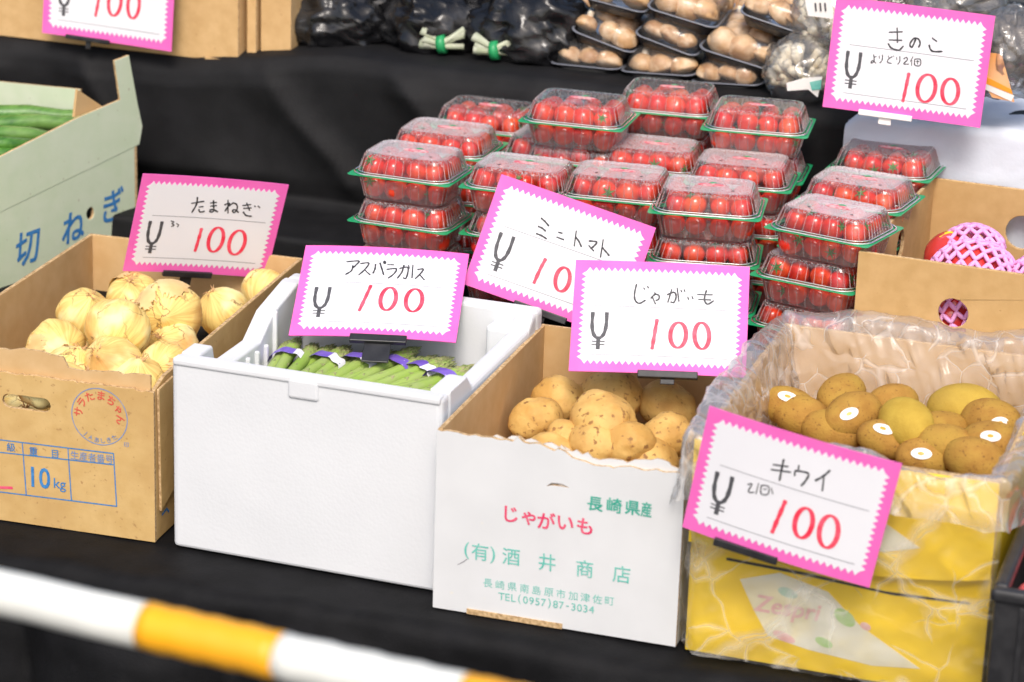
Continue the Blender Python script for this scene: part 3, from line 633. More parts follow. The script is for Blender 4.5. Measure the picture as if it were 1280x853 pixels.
# ------------------------------------------------------------------ price cards
CW, CH = .2, .141
def zig(x0, x1, y0, y1, nx, ny, a):
    P = []
    for i in range(nx): P += [(x0+(x1-x0)*i/nx, y0), (x0+(x1-x0)*(i+.5)/nx, y0-a)]
    for i in range(ny): P += [(x1, y0+(y1-y0)*i/ny), (x1+a, y0+(y1-y0)*(i+.5)/ny)]
    for i in range(nx): P += [(x1-(x1-x0)*i/nx, y1), (x1-(x1-x0)*(i+.5)/nx, y1+a)]
    for i in range(ny): P += [(x0, y1-(y1-y0)*i/ny), (x0-a, y1-(y1-y0)*(i+.5)/ny)]
    return P
def price_card(loc, rot, s, label, org, sc_, black, red, zeros, small=(), clip='black', clip_px=None, stem=.04, sw=.008, arm=0, foot=False, bh=.0055, bow=.003):
    a, b, c_ = rot
    R3 = Matrix.Rotation(a, 3, 'Z') @ Matrix.Rotation(b, 3, 'X') @ Matrix.Rotation(c_, 3, 'Y')
    M4 = Matrix.Translation(loc) @ R3.to_4x4() @ Matrix.Scale(s, 4)
    e = bpy.data.objects.new('price_card', None); e.empty_display_size = .02; link(e); e.matrix_world = M4; tag(e, label, 'price card', 'pink edged price cards')
    fr = frame((-CW/2, 0, 0), (1, 0, 0), (0, 0, 1)); Mi = (M4 @ fr).inverted(); o = (M4 @ fr).to_translation(); n = (M4 @ fr).to_3x3() @ Vector((0, 0, 1))
    def px(q):
        w_ = Mi @ atplane((org[0]+q[0]/sc_, org[1]+q[1]/sc_), o, n); return (w_.x, w_.y)
    plate('pink_backing', [rect(CW, CH)], .0012, ['pink', 'blackp', 'pink'], fr, e)
    plate('white_panel', [zig(.0135, CW-.0135, .0145, CH-.0145, 24, 16, .0052)], .0004, ['paper']*3, fr @ Matrix.Translation((0, 0, .0004)), e)
    v, f = [], []
    for yy, x0, x1 in ((CH*.585, .024, CW*.905), (CH*.15, .023, CW*.90)): ribbon(v, f, [(x0, yy), (x1, yy)], .0006, .0007, taper=False)
    pymesh('ruled_lines', v, f, 'rule', e, fr)
    v, f = [], []; x0, x1, yt, yb = .0235, .0395, .0745, .044; mid = (x0+x1)/2
    ribbon(v, f, smoothline([(x0, yt), (x0, yt-.017), (x0+.0025, yb+.002), (mid, yb-.0025), (x1-.0025, yb+.002), (x1, yt-.017), (x1, yt)], 4), .0042, .0008, taper=False)
    ribbon(v, f, [(mid, yb-.002), (mid, yb-.0165)], .0042, .00081, taper=False)
    for dy in (.0065, .0105): ribbon(v, f, [(mid-.0075, yb-dy), (mid+.0075, yb-dy)], .0013, .00083, taper=False)
    pymesh('yen_sign', v, f, 'ink_grey', e, fr)
    v, f = [], []
    for st_ in black: ribbon(v, f, smoothline([px(q) for q in st_], 5), .0021, .0009)
    if v: pymesh('handwriting', v, f, 'ink', e, fr)
    v, f = [], []
    for st_ in small: ribbon(v, f, smoothline([px(q) for q in st_], 5), .0013, .0009)
    if v: pymesh('small_note', v, f, 'ink', e, fr)
    v, f = [], []
    for st_ in red: ribbon(v, f, smoothline([px(q) for q in st_], 6), .0042, .0009)
    for (cx, cy, rx, ry, sl) in zeros:
        P = []
        for i in range(37):
            t_ = 2*pi*i/36+.35; P.append(px((cx+rx*cos(t_)-sl*sin(t_)*-1*ry*.22, cy-ry*sin(t_)*1.0)))
        vv = len(v); n_ = len(P)
        for i, q in enumerate(P):
            a_ = P[max(0, i-1)]; c2 = P[min(n_-1, i+1)]; d = Vector((c2[0]-a_[0], c2[1]-a_[1])).normalized()
            w_ = (.0013+.0013*abs(d.y)**1.5)
            v.append((q[0]-d.y*w_, q[1]+d.x*w_, .0009)); v.append((q[0]+d.y*w_, q[1]-d.x*w_, .0009))
        for i in range(n_-1): f.append((vv+2*i, vv+2*i+1, vv+2*i+3, vv+2*i+2))
    pymesh('red_price', v, f, 'ink_red', e, fr)
    cv = bow; 
    for ch in e.children:
        bm = bmesh.new(); bm.from_mesh(ch.data)
        for k in range(1, 14):
            g_ = bm.verts[:]+bm.edges[:]+bm.faces[:]; bmesh.ops.bisect_plane(bm, geom=g_, plane_co=(CW*k/14, 0, 0), plane_no=(1, 0, 0))
        for q in bm.verts:
            u_ = (q.co.x/CW-.5)*2; w_ = q.co.y/CH; q.co.z += cv*(u_*u_-.15)+cv*.5*u_*(w_-.3)
        bm.to_mesh(ch.data); bm.free()
    # clip stand
    if clip:
        m = 'blackp' if clip == 'black' else 'sticker'
        T_ = Matrix.Translation((clip_px or 0, 0, 0))
        v, f = [], []; bx(v, f, -.034, .034, -.003, .0035, -bh, .003); bevel(pymesh('clip', v, f, m, e, T_), .001)
        if arm: v, f = [], []; bx(v, f, -.02, .02, .004, arm, -.006, -.003); bevel(pymesh('clip_arm', v, f, m, e, T_), .0008)
        else:
            v, f = [], []; bx(v, f, -sw, sw, .001, .0035, -stem, -bh-.0003); bevel(pymesh('clip_stem', v, f, m, e, T_), .0008)
        if foot: v, f = [], []; bx(v, f, -.02, .02, -.006, .02, -stem-.003, -stem-.0005); bevel(pymesh('clip_foot', v, f, m, e, T_), .001)
    return e
def Z(cx, cy, rx, ry, sl=1): return (cx, cy, rx, ry, sl)
price_card((-.3028, -.4164, .1829), (.706, .1985, .1555), .98, 'tilted price card reading たまねぎ standing in the onion box', (0, 230), 3.048,
    [[(728, 74), (778, 66)], [(752, 50), (748, 78), (730, 110)], [(757, 88), (775, 86)], [(757, 96), (762, 107), (780, 104)],
     [(800, 73), (826, 70)], [(800, 85), (826, 82)], [(813, 62), (814, 90), (812, 105), (800, 106), (802, 98), (816, 99), (830, 107)],
     [(868, 60), (868, 112)], [(854, 80), (874, 74), (856, 104)], [(872, 84), (888, 72), (902, 80), (901, 98), (890, 108), (885, 100), (896, 98), (908, 108)],
     [(922, 81), (955, 76)], [(925, 92), (957, 89)], [(938, 70), (950, 100)], [(925, 104), (936, 118), (958, 121)], [(968, 80), (971, 85)], [(980, 80), (988, 88)]],
    [[(768, 168), (756, 212), (742, 258)]], [Z(822, 212, 27, 46), Z(902, 222, 29, 46)], [[(650, 140), (662, 144), (654, 150), (663, 156), (651, 162)], [(671, 150), (680, 156), (674, 164)]], clip_px=-.01, stem=.02, bow=.004)
price_card((.0219, -.6223, .2054), (.1753, -1.0169, -.0388), 1.0115, 'price card reading アスパラガス leaning back over the asparagus', (200, 290), 3.048,
    [[(710, 116), (758, 114), (748, 128), (733, 142)], [(735, 130), (730, 150), (706, 165)], [(763, 124), (796, 122), (782, 145), (756, 168)], [(778, 146), (802, 168)],
     [(822, 125), (819, 145), (811, 162)], [(838, 120), (846, 145), (853, 168)], [(852, 118), (857, 115), (860, 120), (856, 124), (852, 118)],
     [(866, 128), (892, 128)], [(863, 146), (900, 143), (892, 162), (868, 180)], [(912, 142), (945, 138), (938, 178), (926, 176)], [(930, 128), (922, 155), (904, 180)],
     [(947, 128), (950, 142)], [(964, 126), (960, 178)], [(980, 145), (1003, 142), (992, 160), (972, 180)], [(988, 162), (1008, 184)]],
    [[(805, 205), (782, 255), (758, 305)]], [Z(870, 258, 29, 43, .8), Z(968, 262, 31, 43, .6)], stem=.036, clip_px=.008, sw=.016, bh=.008, bow=-.004)
price_card((.1911, -.4914, .2207), (.1228, -.3208, .2461), 1.0074, 'steeply tilted price card reading ミニトマト in front of the tomato packs', (420, 90), 3.368,
    [[(863, 615), (880, 630), (897, 650)], [(850, 650), (868, 658), (884, 672)], [(842, 680), (866, 690), (888, 704)], [(935, 675), (954, 680)], [(928, 695), (960, 707)],
     [(1012, 668), (1003, 735)], [(1008, 695), (1022, 712), (1034, 738)], [(1064, 712), (1098, 716), (1088, 732), (1072, 746)], [(1064, 730), (1086, 755)], [(1126, 705), (1114, 782)], [(1120, 738), (1138, 758), (1152, 775)]],
    [[(884, 785), (860, 830), (832, 892)]], [Z(954, 874, 30, 50, .6), Z(1052, 908, 30, 50, .6)], stem=.094, foot=True, bow=.005)
price_card((.3851, -.6623, .2243), (.2091, -.7755, -.0301), 1.0114, 'price card reading じゃがいも standing over the potatoes', (540, 290), 3.048,
    [[(780, 200), (772, 235), (774, 262), (790, 274), (814, 262)], [(806, 214), (811, 222)], [(820, 208), (826, 217)], [(833, 256), (850, 240), (865, 245), (864, 258), (852, 264)], [(848, 232), (852, 240)], [(838, 246), (852, 278)],
     [(895, 242), (922, 232), (930, 248), (922, 270), (908, 268)], [(914, 220), (898, 272)], [(934, 214), (941, 268)], [(948, 222), (952, 232)], [(960, 220), (964, 230)], [(974, 248), (978, 260)], [(990, 246), (995, 258)],
     [(1046, 222), (1038, 258), (1050, 276), (1074, 262)], [(1010, 240), (1070, 240)], [(1014, 258), (1064, 260)]],
    [[(858, 333), (848, 392), (838, 450)]], [Z(938, 395, 30, 48, .2), Z(1028, 397, 28, 50, -.1)], stem=.012, clip_px=.012, bow=-.0025)
price_card((.5948, -.9541, .1473), (-.0156, .0465, .1657), 1.0182, 'out of focus price card reading キウイ in front of the yellow kiwi box', (840, 380), 2.909,
    [[(368, 582), (425, 590)], [(360, 600), (434, 610)], [(408, 562), (400, 600), (392, 642)], [(463, 584), (461, 600)], [(449, 604), (447, 624)], [(449, 604), (496, 614), (488, 640), (470, 660)], [(576, 604), (550, 626), (520, 642)], [(553, 630), (547, 680)]],
    [[(415, 712), (390, 770), (364, 832)]], [Z(480, 795, 32, 54, .6), Z(570, 828, 34, 58, .4)],
    [[(275, 656), (292, 654), (278, 682), (300, 684)], [(316, 650), (306, 690)], [(326, 658), (352, 662), (350, 690), (325, 688), (326, 658)], [(332, 672), (346, 672)], [(362, 666), (368, 690)]], clip_px=-.03, arm=.042, bow=-.005)
price_card((.5529, -.1412, .4226), (.0395, -.1044, .0363), 1.0074, 'price card reading きのこ beside the bagged mushrooms above the white cloth', (940, 0), 3.759,
    [[(643, 152), (708, 150)], [(643, 188), (706, 190)], [(682, 130), (684, 202)], [(640, 204), (655, 226), (690, 236), (712, 216)], [(770, 184), (752, 222), (742, 208), (760, 182), (782, 184), (790, 205), (782, 224)], [(846, 178), (870, 196)], [(832, 210), (846, 240), (896, 242)]],
    [[(738, 342), (724, 410), (708, 480)]], [Z(820, 415, 42, 64, .5), Z(932, 430, 38, 60, .2)],
    [[(572, 256), (574, 288), (560, 297), (566, 285), (584, 298)], [(573, 270), (586, 266)], [(598, 262), (599, 277)], [(613, 257), (612, 282), (600, 297)], [(640, 262), (646, 277)], [(660, 266), (640, 280), (638, 294), (657, 298)], [(664, 262), (668, 268)], [(680, 268), (681, 282)], [(695, 264), (694, 290), (684, 303)],
     [(712, 278), (726, 270), (730, 282), (713, 300), (738, 302)], [(757, 266), (744, 290)], [(751, 284), (750, 310)], [(765, 278), (791, 280), (790, 308), (765, 306), (765, 278)], [(770, 290), (786, 290)], [(778, 283), (778, 303)]], clip='white', stem=.013, clip_px=-.02, bh=.004)
price_card((-.5921, -.0752, .3896), (-.0468, -.0894, .0219), 1.031, 'price card cut off by the top edge in front of the shelf carton', (0, 0), 3.048, [],
    [[(385, -70), (376, 0), (364, 64)]], [Z(438, 8, 24, 52, .4), Z(510, 18, 22, 52, .3)], stem=.014, clip_px=-.03, bh=.003, sw=.004)

# ------------------------------------------------------------------ striped bar in the foreground
pa, pb_ = atz((-120, 714), .45), atz((760, 913), .45)
d = (pb_-pa).normalized(); ba = empty('barrier_bar', pa, 0, 'white and yellow striped barrier bar crossing the lower left foreground', 'barrier')
def bar_at(pxx):
    q = atz(pxx, .45); return (q-pa).dot(d)
stops = [-.35, bar_at((183, 781)), bar_at((352, 819)), bar_at((580, 871)), bar_at((750, 910)), bar_at((1000, 965)), bar_at((1200, 1010))]
for i in range(len(stops)-1):
    v, f = [], []; s0, s1 = stops[i], stops[i+1]; n_ = 12
    tube(v, f, [d*(s0+(s1-s0)*k/n_)+Vector((0, 0, .0006*sin(k*2.1+i))) for k in range(n_+1)], .0165 if i % 2 == 0 else .0168, 24)
    tag(pymesh('sleeve', v, f, 'white_bar' if i % 2 == 0 else 'yellow_bar', ba, smooth=True), ['white stretch of sleeve', 'yellow stretch of sleeve'][i % 2])
e0, e1 = pa+d*stops[0], pa+d*stops[-1]
for q in (e0, e1):                                                      # the posts that carry the bar, outside the frame
    pe = empty('barrier_post', (q.x, q.y, GZ), 0, 'orange barrier post holding the '+('left' if q is e0 else 'right')+' end of the striped bar', 'barrier post', 'barrier posts')
    v, f = [], []; tube(v, f, [(0, 0, .03), (0, 0, .45-GZ-.02)], .018, 14); pymesh('pole', v, f, 'orange_ink', pe, smooth=False)
    v, f = [], []; tube(v, f, [(0, 0, 0), (0, 0, .02), (0, 0, .035)], .12, 20, rr=[.12, .12, .04]); pymesh('base', v, f, 'blackp', pe)

# ------------------------------------------------------------------ onions
def onion_mesh(seed):
    r = random.Random(seed); tw = r.uniform(0, 9); fl_ = r.uniform(.82, .95)
    def fn(dv, th, ph):
        k = 1+.025*sin(5*ph+tw)+.02*sin(9*ph+tw*2)+.035*noise.noise(dv*1.6+Vector((tw, 0, 0)))
        rr_ = sin(th)**.92 if th < pi/2 else sin(th); zz = cos(th)*fl_
        neck = max(0, 1-th/.42)
        zz += .22*neck**1.6; rad = rr_*k*(1-.15*neck)+(.05*neck if 0 < th else 0)
        if th > pi*.93: zz += .05*(th-pi*.93)/(pi*.07)
        return Vector((cos(ph)*rad, sin(ph)*rad, zz))
    return ell_mesh('onion', 1, 1, 1, 36, 24, fn)
def flake_mesh(seed):
    r = random.Random(seed); v, f = [], []; n_, m_ = 14, 8; a0, w_ = r.uniform(0, 6), r.uniform(.5, 1.1); t0, t1 = r.uniform(.25, .9), r.uniform(1.2, 1.9)
    for j in range(m_+1):
        for i in range(n_+1):
            ph = a0+w_*i/n_; th = t0+(t1-t0)*j/m_
            if i in (0, n_): ph += .12*r.uniform(-1, 1)
            if j in (0, m_): th += .14*r.uniform(-1, 1)
            lift = 1.018+.05*max(0, (i/n_-.75)*4)**2*r.uniform(.5, 1)+.03*max(0, (j/m_-.8)*5)
            v.append((lift*sin(th)*cos(ph), lift*sin(th)*sin(ph), lift*cos(th)*.93))
    for j in range(m_):
        for i in range(n_): a = j*(n_+1)+i; f.append((a, a+1, a+n_+2, a+n_+1))
    me = bpy.data.meshes.new('flake'); me.from_pydata(v, [], f); me.polygons.foreach_set('use_smooth', [True]*len(f)); return me
M['skin'] = mat('loose onion skin', (.70, .44, .17), (.84, .64, .30), .45, 30, bump=.3, bscale=60, speck=(.34, .18, .07), speck_scale=60, speck_thr=.64)
def onion(c_, r, label, rot, seed, flakes=1, roots=False):
    e = empty('onion', c_, 0, label, 'onion', 'onions in the ochre carton', rot)
    om = onion_mesh(seed); om.transform(Matrix.Scale(r, 4)); sk = mesh_obj('bulb', om, 'onion', e)
    for k in range(flakes): om = flake_mesh(seed*7+k); om.transform(Matrix.Scale(r, 4)); mesh_obj('papery_skin', om, 'skin', e)
    rr_ = random.Random(seed); v, f = [], []
    for k in range(26 if roots else 8):
        a = rr_.uniform(0, 2*pi); s = rr_.uniform(.2, 1)*r*.22
        top = not roots; z0 = r*1.02 if top else -r*.92; sg = 1 if top else -1
        L_ = r*(.18 if top else .35)
        P = [(s*.3*cos(a), s*.3*sin(a), z0), (s*cos(a), s*sin(a), z0+sg*L_*.5), (s*1.8*cos(a+.4), s*1.8*sin(a+.4), z0+sg*L_*rr_.uniform(.4, 1))]
        tube(v, f, P, .0006, 4, rr=[.0011, .0008, .0003])
    pymesh('roots' if roots else 'dry_neck', v, f, 'soil', e)
    return e
ON = [((105, 394), .168, .035, 'pale onion against the left wall of the onion box', (.3, .5, 0), 0),
      ((147, 413), .186, .041, 'large onion with brown flecks in front of the pile', (-.9, .5, .4), 2),
      ((166, 372), .165, .034, 'small onion peeking out just below the left corner of the たまねぎ card', (.6, .2, 0), 1),
      ((211, 393), .182, .042, 'largest onion with its dry root end facing out in the middle of the pile', (1.35, .15, .3), 2),
      ((278, 390), .158, .033, 'smooth yellow onion near the right wall of the onion box', (.5, -.3, 0), 0),
      ((332, 366), .165, .033, 'onion with a frayed brown root tuft in the far right corner', (-1.0, .6, .2), 1),
      ((70, 437), .158, .037, 'streaky onion lowest at the left behind the torn edge', (.9, 1.0, .3), 1),
      ((90, 466), .150, .034, 'pale onion behind the torn front edge beside the streaky onion', (.2, .3, .3), 0),
      ((140, 458), .160, .037, 'cream onion in front directly below the large flecked onion', (.7, -.5, .3), 1),
      ((216, 436), .150, .034, 'onion under the largest onion at the middle right', (.5, -.7, .6), 0),
      ((206, 462), .150, .034, 'brown necked onion beside the corner of the polystyrene box', (1.1, -.7, .3), 3),
      ((172, 482), .145, .036, 'onion at the front right corner behind the carton edge', (.3, .1, .3), 0),
      ((17, 503), .166, .030, 'onion seen at the left through the hand hole', (.9, .3, .3), 0),
      ((54, 506), .166, .030, 'onion seen at the right through the hand hole', (.3, .8, .6), 0)]
for i, (px, z, r, lb, rot, fk) in enumerate(ON):
    c_ = atz(px, z)
    c_ = Vector((min(c_.x, -.20), max(c_.y, -.868+.014+r), c_.z))
    onion(c_, r, lb, rot, 60+i, fk, roots=(i in (3, 5)))
for k in range(12):      # the layer below
    rr_ = random.Random(k+5); x = -.38+.075*(k % 3); y = -.76+.09*(k//3); onion((x+rr_.uniform(-.01, .01), y, .085), .037, 'onion lying under the top layer in the onion box', (rr_.uniform(-1, 1), rr_.uniform(-1, 1), 0), 90+k, 0)

# ------------------------------------------------------------------ potatoes
def potato_mesh(seed):
    r = random.Random(seed); o_ = Vector((r.uniform(0, 50), 0, 0)); eyes = [Vector((r.gauss(0, 1), r.gauss(0, 1), r.gauss(0, 1))).normalized() for _ in range(9)]
    def fn(dv, th, ph):
        k = 1+.12*noise.noise(dv*1.1+o_)+.03*noise.noise(dv*3.5+o_)
        for e_ in eyes:
            q = dv.dot(e_)
            if q > .965: k -= .045*((q-.965)/.035)
            elif q > .94: k += .012
        return k
    return ell_mesh('potato', 1, .84, .8, 36, 24, fn)
PO = [((700, 500), .160, .040, 'rounded potato at the rear left of the pile', 15), ((764, 495), .166, .047, 'long potato at the rear below the じゃがいも card', -12), ((835, 507), .160, .040, 'potato alone at the rear right with two small shoots', 10),
      ((662, 523), .150, .036, 'potato lying against the left wall of the carton', 20), ((752, 528), .165, .047, 'big potato in the centre of the pile', -25), ((832, 545), .150, .038, 'potato half hidden by the plastic liner at the right', 50),
      ((707, 545), .150, .027, 'small potato between the left and centre potatoes', 0), ((786, 556), .152, .035, 'potato at the front right with a bare yellow patch', 30), ((745, 556), .148, .038, 'potato at the front just behind the torn white edge', -10), ((690, 570), .13, .04, 'potato low at the front left corner', 10), ((815, 578), .13, .04, 'potato low at the front right corner', 80)]
for i, (px, z, r, lb, a) in enumerate(PO):
    c_ = atz(px, z); c_.y = max(c_.y, -.896+.008+r*.85); c_.x = max(c_.x, .212+r*.9)
    r *= .88; pm = potato_mesh(200+i); pm.transform(Matrix.Scale(r, 4)); o = mesh_obj('potato', pm, 'potato'); o.location = c_; o.rotation_euler = (.3*sin(i*2), .3*cos(i*3), radians(a)); tag(o, lb, 'potato', 'potatoes in the white carton')
for k in range(12):
    pm = potato_mesh(230+k); pm.transform(Matrix.Scale(.042, 4)); o = mesh_obj('potato', pm, 'potato'); o.location = (.25+.065*(k % 3)+.01*sin(k), -.83+.088*(k//3), .085); o.rotation_euler = (k, k*2, k*3)
    tag(o, 'potato lying under the top layer in the white carton', 'potato', 'potatoes in the white carton')
# small sprouts on the rear right potato
# ------------------------------------------------------------------ kiwis
def kiwi_mesh(seed):
    r = random.Random(seed); o_ = Vector((r.uniform(0, 50), 5, 0))
    return ell_mesh('kiwi', 1.10, .76, .73, 32, 20, lambda dv, th, ph: 1+.05*noise.noise(dv*1.2+o_)-.04*max(0, abs(dv.x)-.9)*10*.5)
KI = [((985, 508), .192, .031, 0, 'brown kiwi at the far left corner with a white sticker', 10, 1), ((1004, 522), .186, .033, 0, 'brown kiwi lying in front of the far left one', -8, 0), ((1052, 496), .200, .035, 0, 'upright brown kiwi at the rear left', 80, 0), ((1066, 520), .198, .036, 0, 'kiwi with a big white sticker left of the pale pair', 55, 1),
      ((1113, 507), .200, .033, 0, 'tan kiwi standing behind the pale slanted one', 50, 0), ((1133, 530), .205, .038, 1, 'pale green gold kiwi lying slanted in the middle', -55, 0), ((1106, 550), .188, .030, 0, 'small kiwi with a sticker in front of the slanted one', 0, 1),
      ((1040, 540), .180, .034, 0, 'kiwi behind the liner edge in the left front', 0, 0), ((1206, 512), .200, .040, 1, 'green kiwi lying level at the rear right', 5, 0), ((1238, 528), .200, .038, 0, 'large brown kiwi on the right with a sticker on its end', -35, 1),
      ((1240, 556), .200, .036, 0, 'brown kiwi at the right with a round white sticker facing out', -20, 1), ((1177, 538), .190, .030, 0, 'kiwi seen deep between the slanted and the level ones', 30, 0), ((1184, 558), .194, .033, 0, 'brown kiwi in the right front row', 10, 0),
      ((1222, 578), .190, .036, 0, 'kiwi lowest at the right front beside the liner', -10, 0), ((1158, 572), .182, .032, 0, 'kiwi in front with a sticker partly under the liner', 15, 1), ((1272, 548), .190, .035, 0, 'kiwi against the right wall of the carton', 70, 0)]
for i, (px, z, r, g, lb, a, stk) in enumerate(KI):
    c_ = atz(px, z); c_.y = max(c_.y, -.896+.02+r*.9); c_.x = min(c_.x, .812-.012-r*.8)
    e = empty('kiwi', c_, 0, lb, 'kiwi', 'kiwis in the yellow carton', (.25*sin(i*1.7), .2*cos(i), radians(a)))
    km = kiwi_mesh(300+i); km.transform(Matrix.Scale(r, 4)); mesh_obj('fruit', km, 'kiwi_green' if g else 'kiwi', e)
    v, f = [], []; tube(v, f, [(r*1.0, 0, 0), (r*1.09, 0, 0)], .003, 8, rr=[.004, .0025]); pymesh('stalk_end', v, f, 'soil', e)
    if stk:
        # sticker facing the camera, wrapped on the fruit
        E3 = Euler((.25*sin(i*1.7), .2*cos(i), radians(a))).to_matrix(); dc = E3.inverted() @ ((CP-c_).normalized()+Vector((0.1*sin(i*5), 0, .35))).normalized()
        dc = (dc+.28*Vector((sin(i*3.1), cos(i*2.3), sin(i*1.3)))).normalized(); x_ = dc.cross(Vector((0, 0, 1))).normalized(); y_ = dc.cross(x_)
        for nm, sz, m, lf in (('sticker', .0115, 'sticker', 1.03), ('sticker_print', .0034, 'orange_ink', 1.042)):
            v, f = [], []
            for ri in range(4):
                for k in range(16):
                    t_ = 2*pi*k/16; q = dc+(x_*cos(t_)*1.0+y_*sin(t_)*.75)*(sz/r*ri/3); q.normalize(); v.append((q.x*r*1.07*lf, q.y*r*.77*lf, q.z*r*.74*lf))
            for ri in range(3):
                for k in range(16): A = ri*16+k; B = ri*16+(k+1) % 16; f.append((A, B, B+16, A+16))
            pymesh(nm, v, f, m, e, smooth=True)
for k in range(16):
    km = kiwi_mesh(340+k); km.transform(Matrix.Scale(.036, 4)); o = mesh_obj('kiwi', km, 'kiwi'); o.location = (.545+.07*(k % 4), -.82+.085*(k//4), .135); o.rotation_euler = (k, k*2, k*3)
    tag(o, 'kiwi lying under the top layer in the yellow carton', 'kiwi', 'kiwis in the yellow carton')
for k in [q for q in range(20) if q % 5 < 2]:
    o = mesh_obj('red_fruit', ell_mesh('red_fruit', .028, .028, .026, 20, 14, lambda dv, th, ph: 1-.2*max(0, dv.z-.8)), 'apple'); o.location = (cf.x+.045+.062*(k % 5), cf.y+.05+.062*(k//5), cz-.03-.01*((k*7) % 3))
    if 'crate_red' not in M: M['crate_red'] = mat('pinkish red skin', (.62, .06, .07), (.72, .14, .14), .35, 20)
    o.data.materials[0] = M['crate_red']
    tag(o, 'red fruit in the black crate at the right edge', 'red fruit', 'red fruits in the black crate')

# ------------------------------------------------------------------ plastic liner of the kiwi box
def liner():
    Wd, Ld = kW, kL; per = []
    n = 64
    def corner_path(s):                                            # perimeter point and outward normal, s in 0..4
        k = int(s) % 4; t_ = s-int(s)
        c4 = [((0, 0), (1, 0), (0, -1)), ((1, 0), (1, 1), (1, 0)), ((1, 1), (0, 1), (0, 1)), ((0, 1), (0, 0), (-1, 0))][k]
        x = c4[0][0]+(c4[1][0]-c4[0][0])*t_; y = c4[0][1]+(c4[1][1]-c4[0][1])*t_; nx, ny = c4[2]
        # blend normals near corners
        for tt, kk in ((t_, (k-1) % 4), (1-t_, (k+1) % 4)):
            if tt < .08:
                c5 = [(0, -1), (1, 0), (0, 1), (-1, 0)][kk]; w_ = .5*(1-tt/.08); nx = nx*(1-w_)+c5[0]*w_; ny = ny*(1-w_)+c5[1]*w_
        l = hypot(nx, ny); return x*Wd, y*Ld, nx/l, ny/l
    N_, M_ = 420, 46
    outlen = lambda s: {0: .042, 1: .055, 2: .085, 3: .10}[int(s) % 4]
    def fn(u, v):
        s = u*4; x, y, nx, ny = corner_path(s % 4)
        k = int(s) % 4; t_ = s-int(s); ol = outlen(s); o2 = outlen(s+1) if t_ > .5 else outlen(s-1+4); bl = max(0, abs(t_-.5)-.35)/.15*.5; ol = ol*(1-bl)+o2*bl
        ol *= 1+.18*noise.noise(Vector((s*2.2, 0, 1)))
        top = kH+.004
        if k in (2,): top += .018+.010*noise.noise(Vector((s*3, 2, 0)))
        if k == 3: top += .010
        if k == 0: top += .004
        inner = .10; rr_ = .007
        Lp = inner+rr_*pi+ol; q = v*Lp
        if q < inner: off = -.010-.012*((inner-q)/inner); z = top-rr_-(inner-q)
        elif q < inner+rr_*pi: a = (q-inner)/rr_; off = -rr_*cos(a)+.000; z = top-rr_+rr_*sin(a); off = off if True else 0
        else: off = rr_+.0015; z = top-rr_-(q-inner-rr_*pi)
        off += .003-(.011 if q < inner else .011*max(0, 1-(q-inner)/.008))
        per_ = s*.35
        wr = .0045*ridge(per_*28+q*9, q*10, 1)+.0045*ridge(per_*60-q*30, q*16, 4)+.007*noise.noise(Vector((per_*10, q*14, 8)))
        if q > inner+rr_*pi:
            w_ = (q-inner-rr_*pi)/max(ol, .01); off += .010*w_*abs(noise.noise(Vector((per_*14, 1, 2))))+.006*w_
        p_ = Vector((x+nx*(off+wr), y+ny*(off+wr), z+.016*noise.noise(Vector((per_*9, 4, 1)))*max(0, min(1, 1.3-abs(q-inner-.01)/.06))+.004*noise.noise(Vector((per_*40, 4, q*14)))))
        return tuple(p_)
    o = sheet('liner', fn, N_, M_, 'liner', kb.e); return o
liner()
def overwrap():
    def fn(u, v):
        x = -.008+(kW+.016)*u; z = .006+(kH-.03)*v; y = -.016-.006*max(0, min(1, (z-.12)/.02))
        if u < .06: y += (.06-u)/.06*.03
        wr = .004*ridge(x*12+z*16, z*12-x*9, 2)+.002*ridge(x*40-z*25, z*30, 6)+.003*noise.noise(Vector((x*11, z*11, 3)))
        return (x+.003*noise.noise(Vector((z*30, 0, 0))), y-wr, z)
    sheet('overwrap', fn, 110, 70, 'overwrap', kb.e)
    def fl_(u, v):
        y = .01+u*(kL-.02); z = .01+(kH-.05)*v; wr = .008*ridge(y*14+z*20, z*16, 5)+.006*noise.noise(Vector((y*9, z*12, 1)))
        return (-.004-wr, y, z)
    sheet('overwrap', fl_, 70, 40, 'overwrap', kb.e)
overwrap()

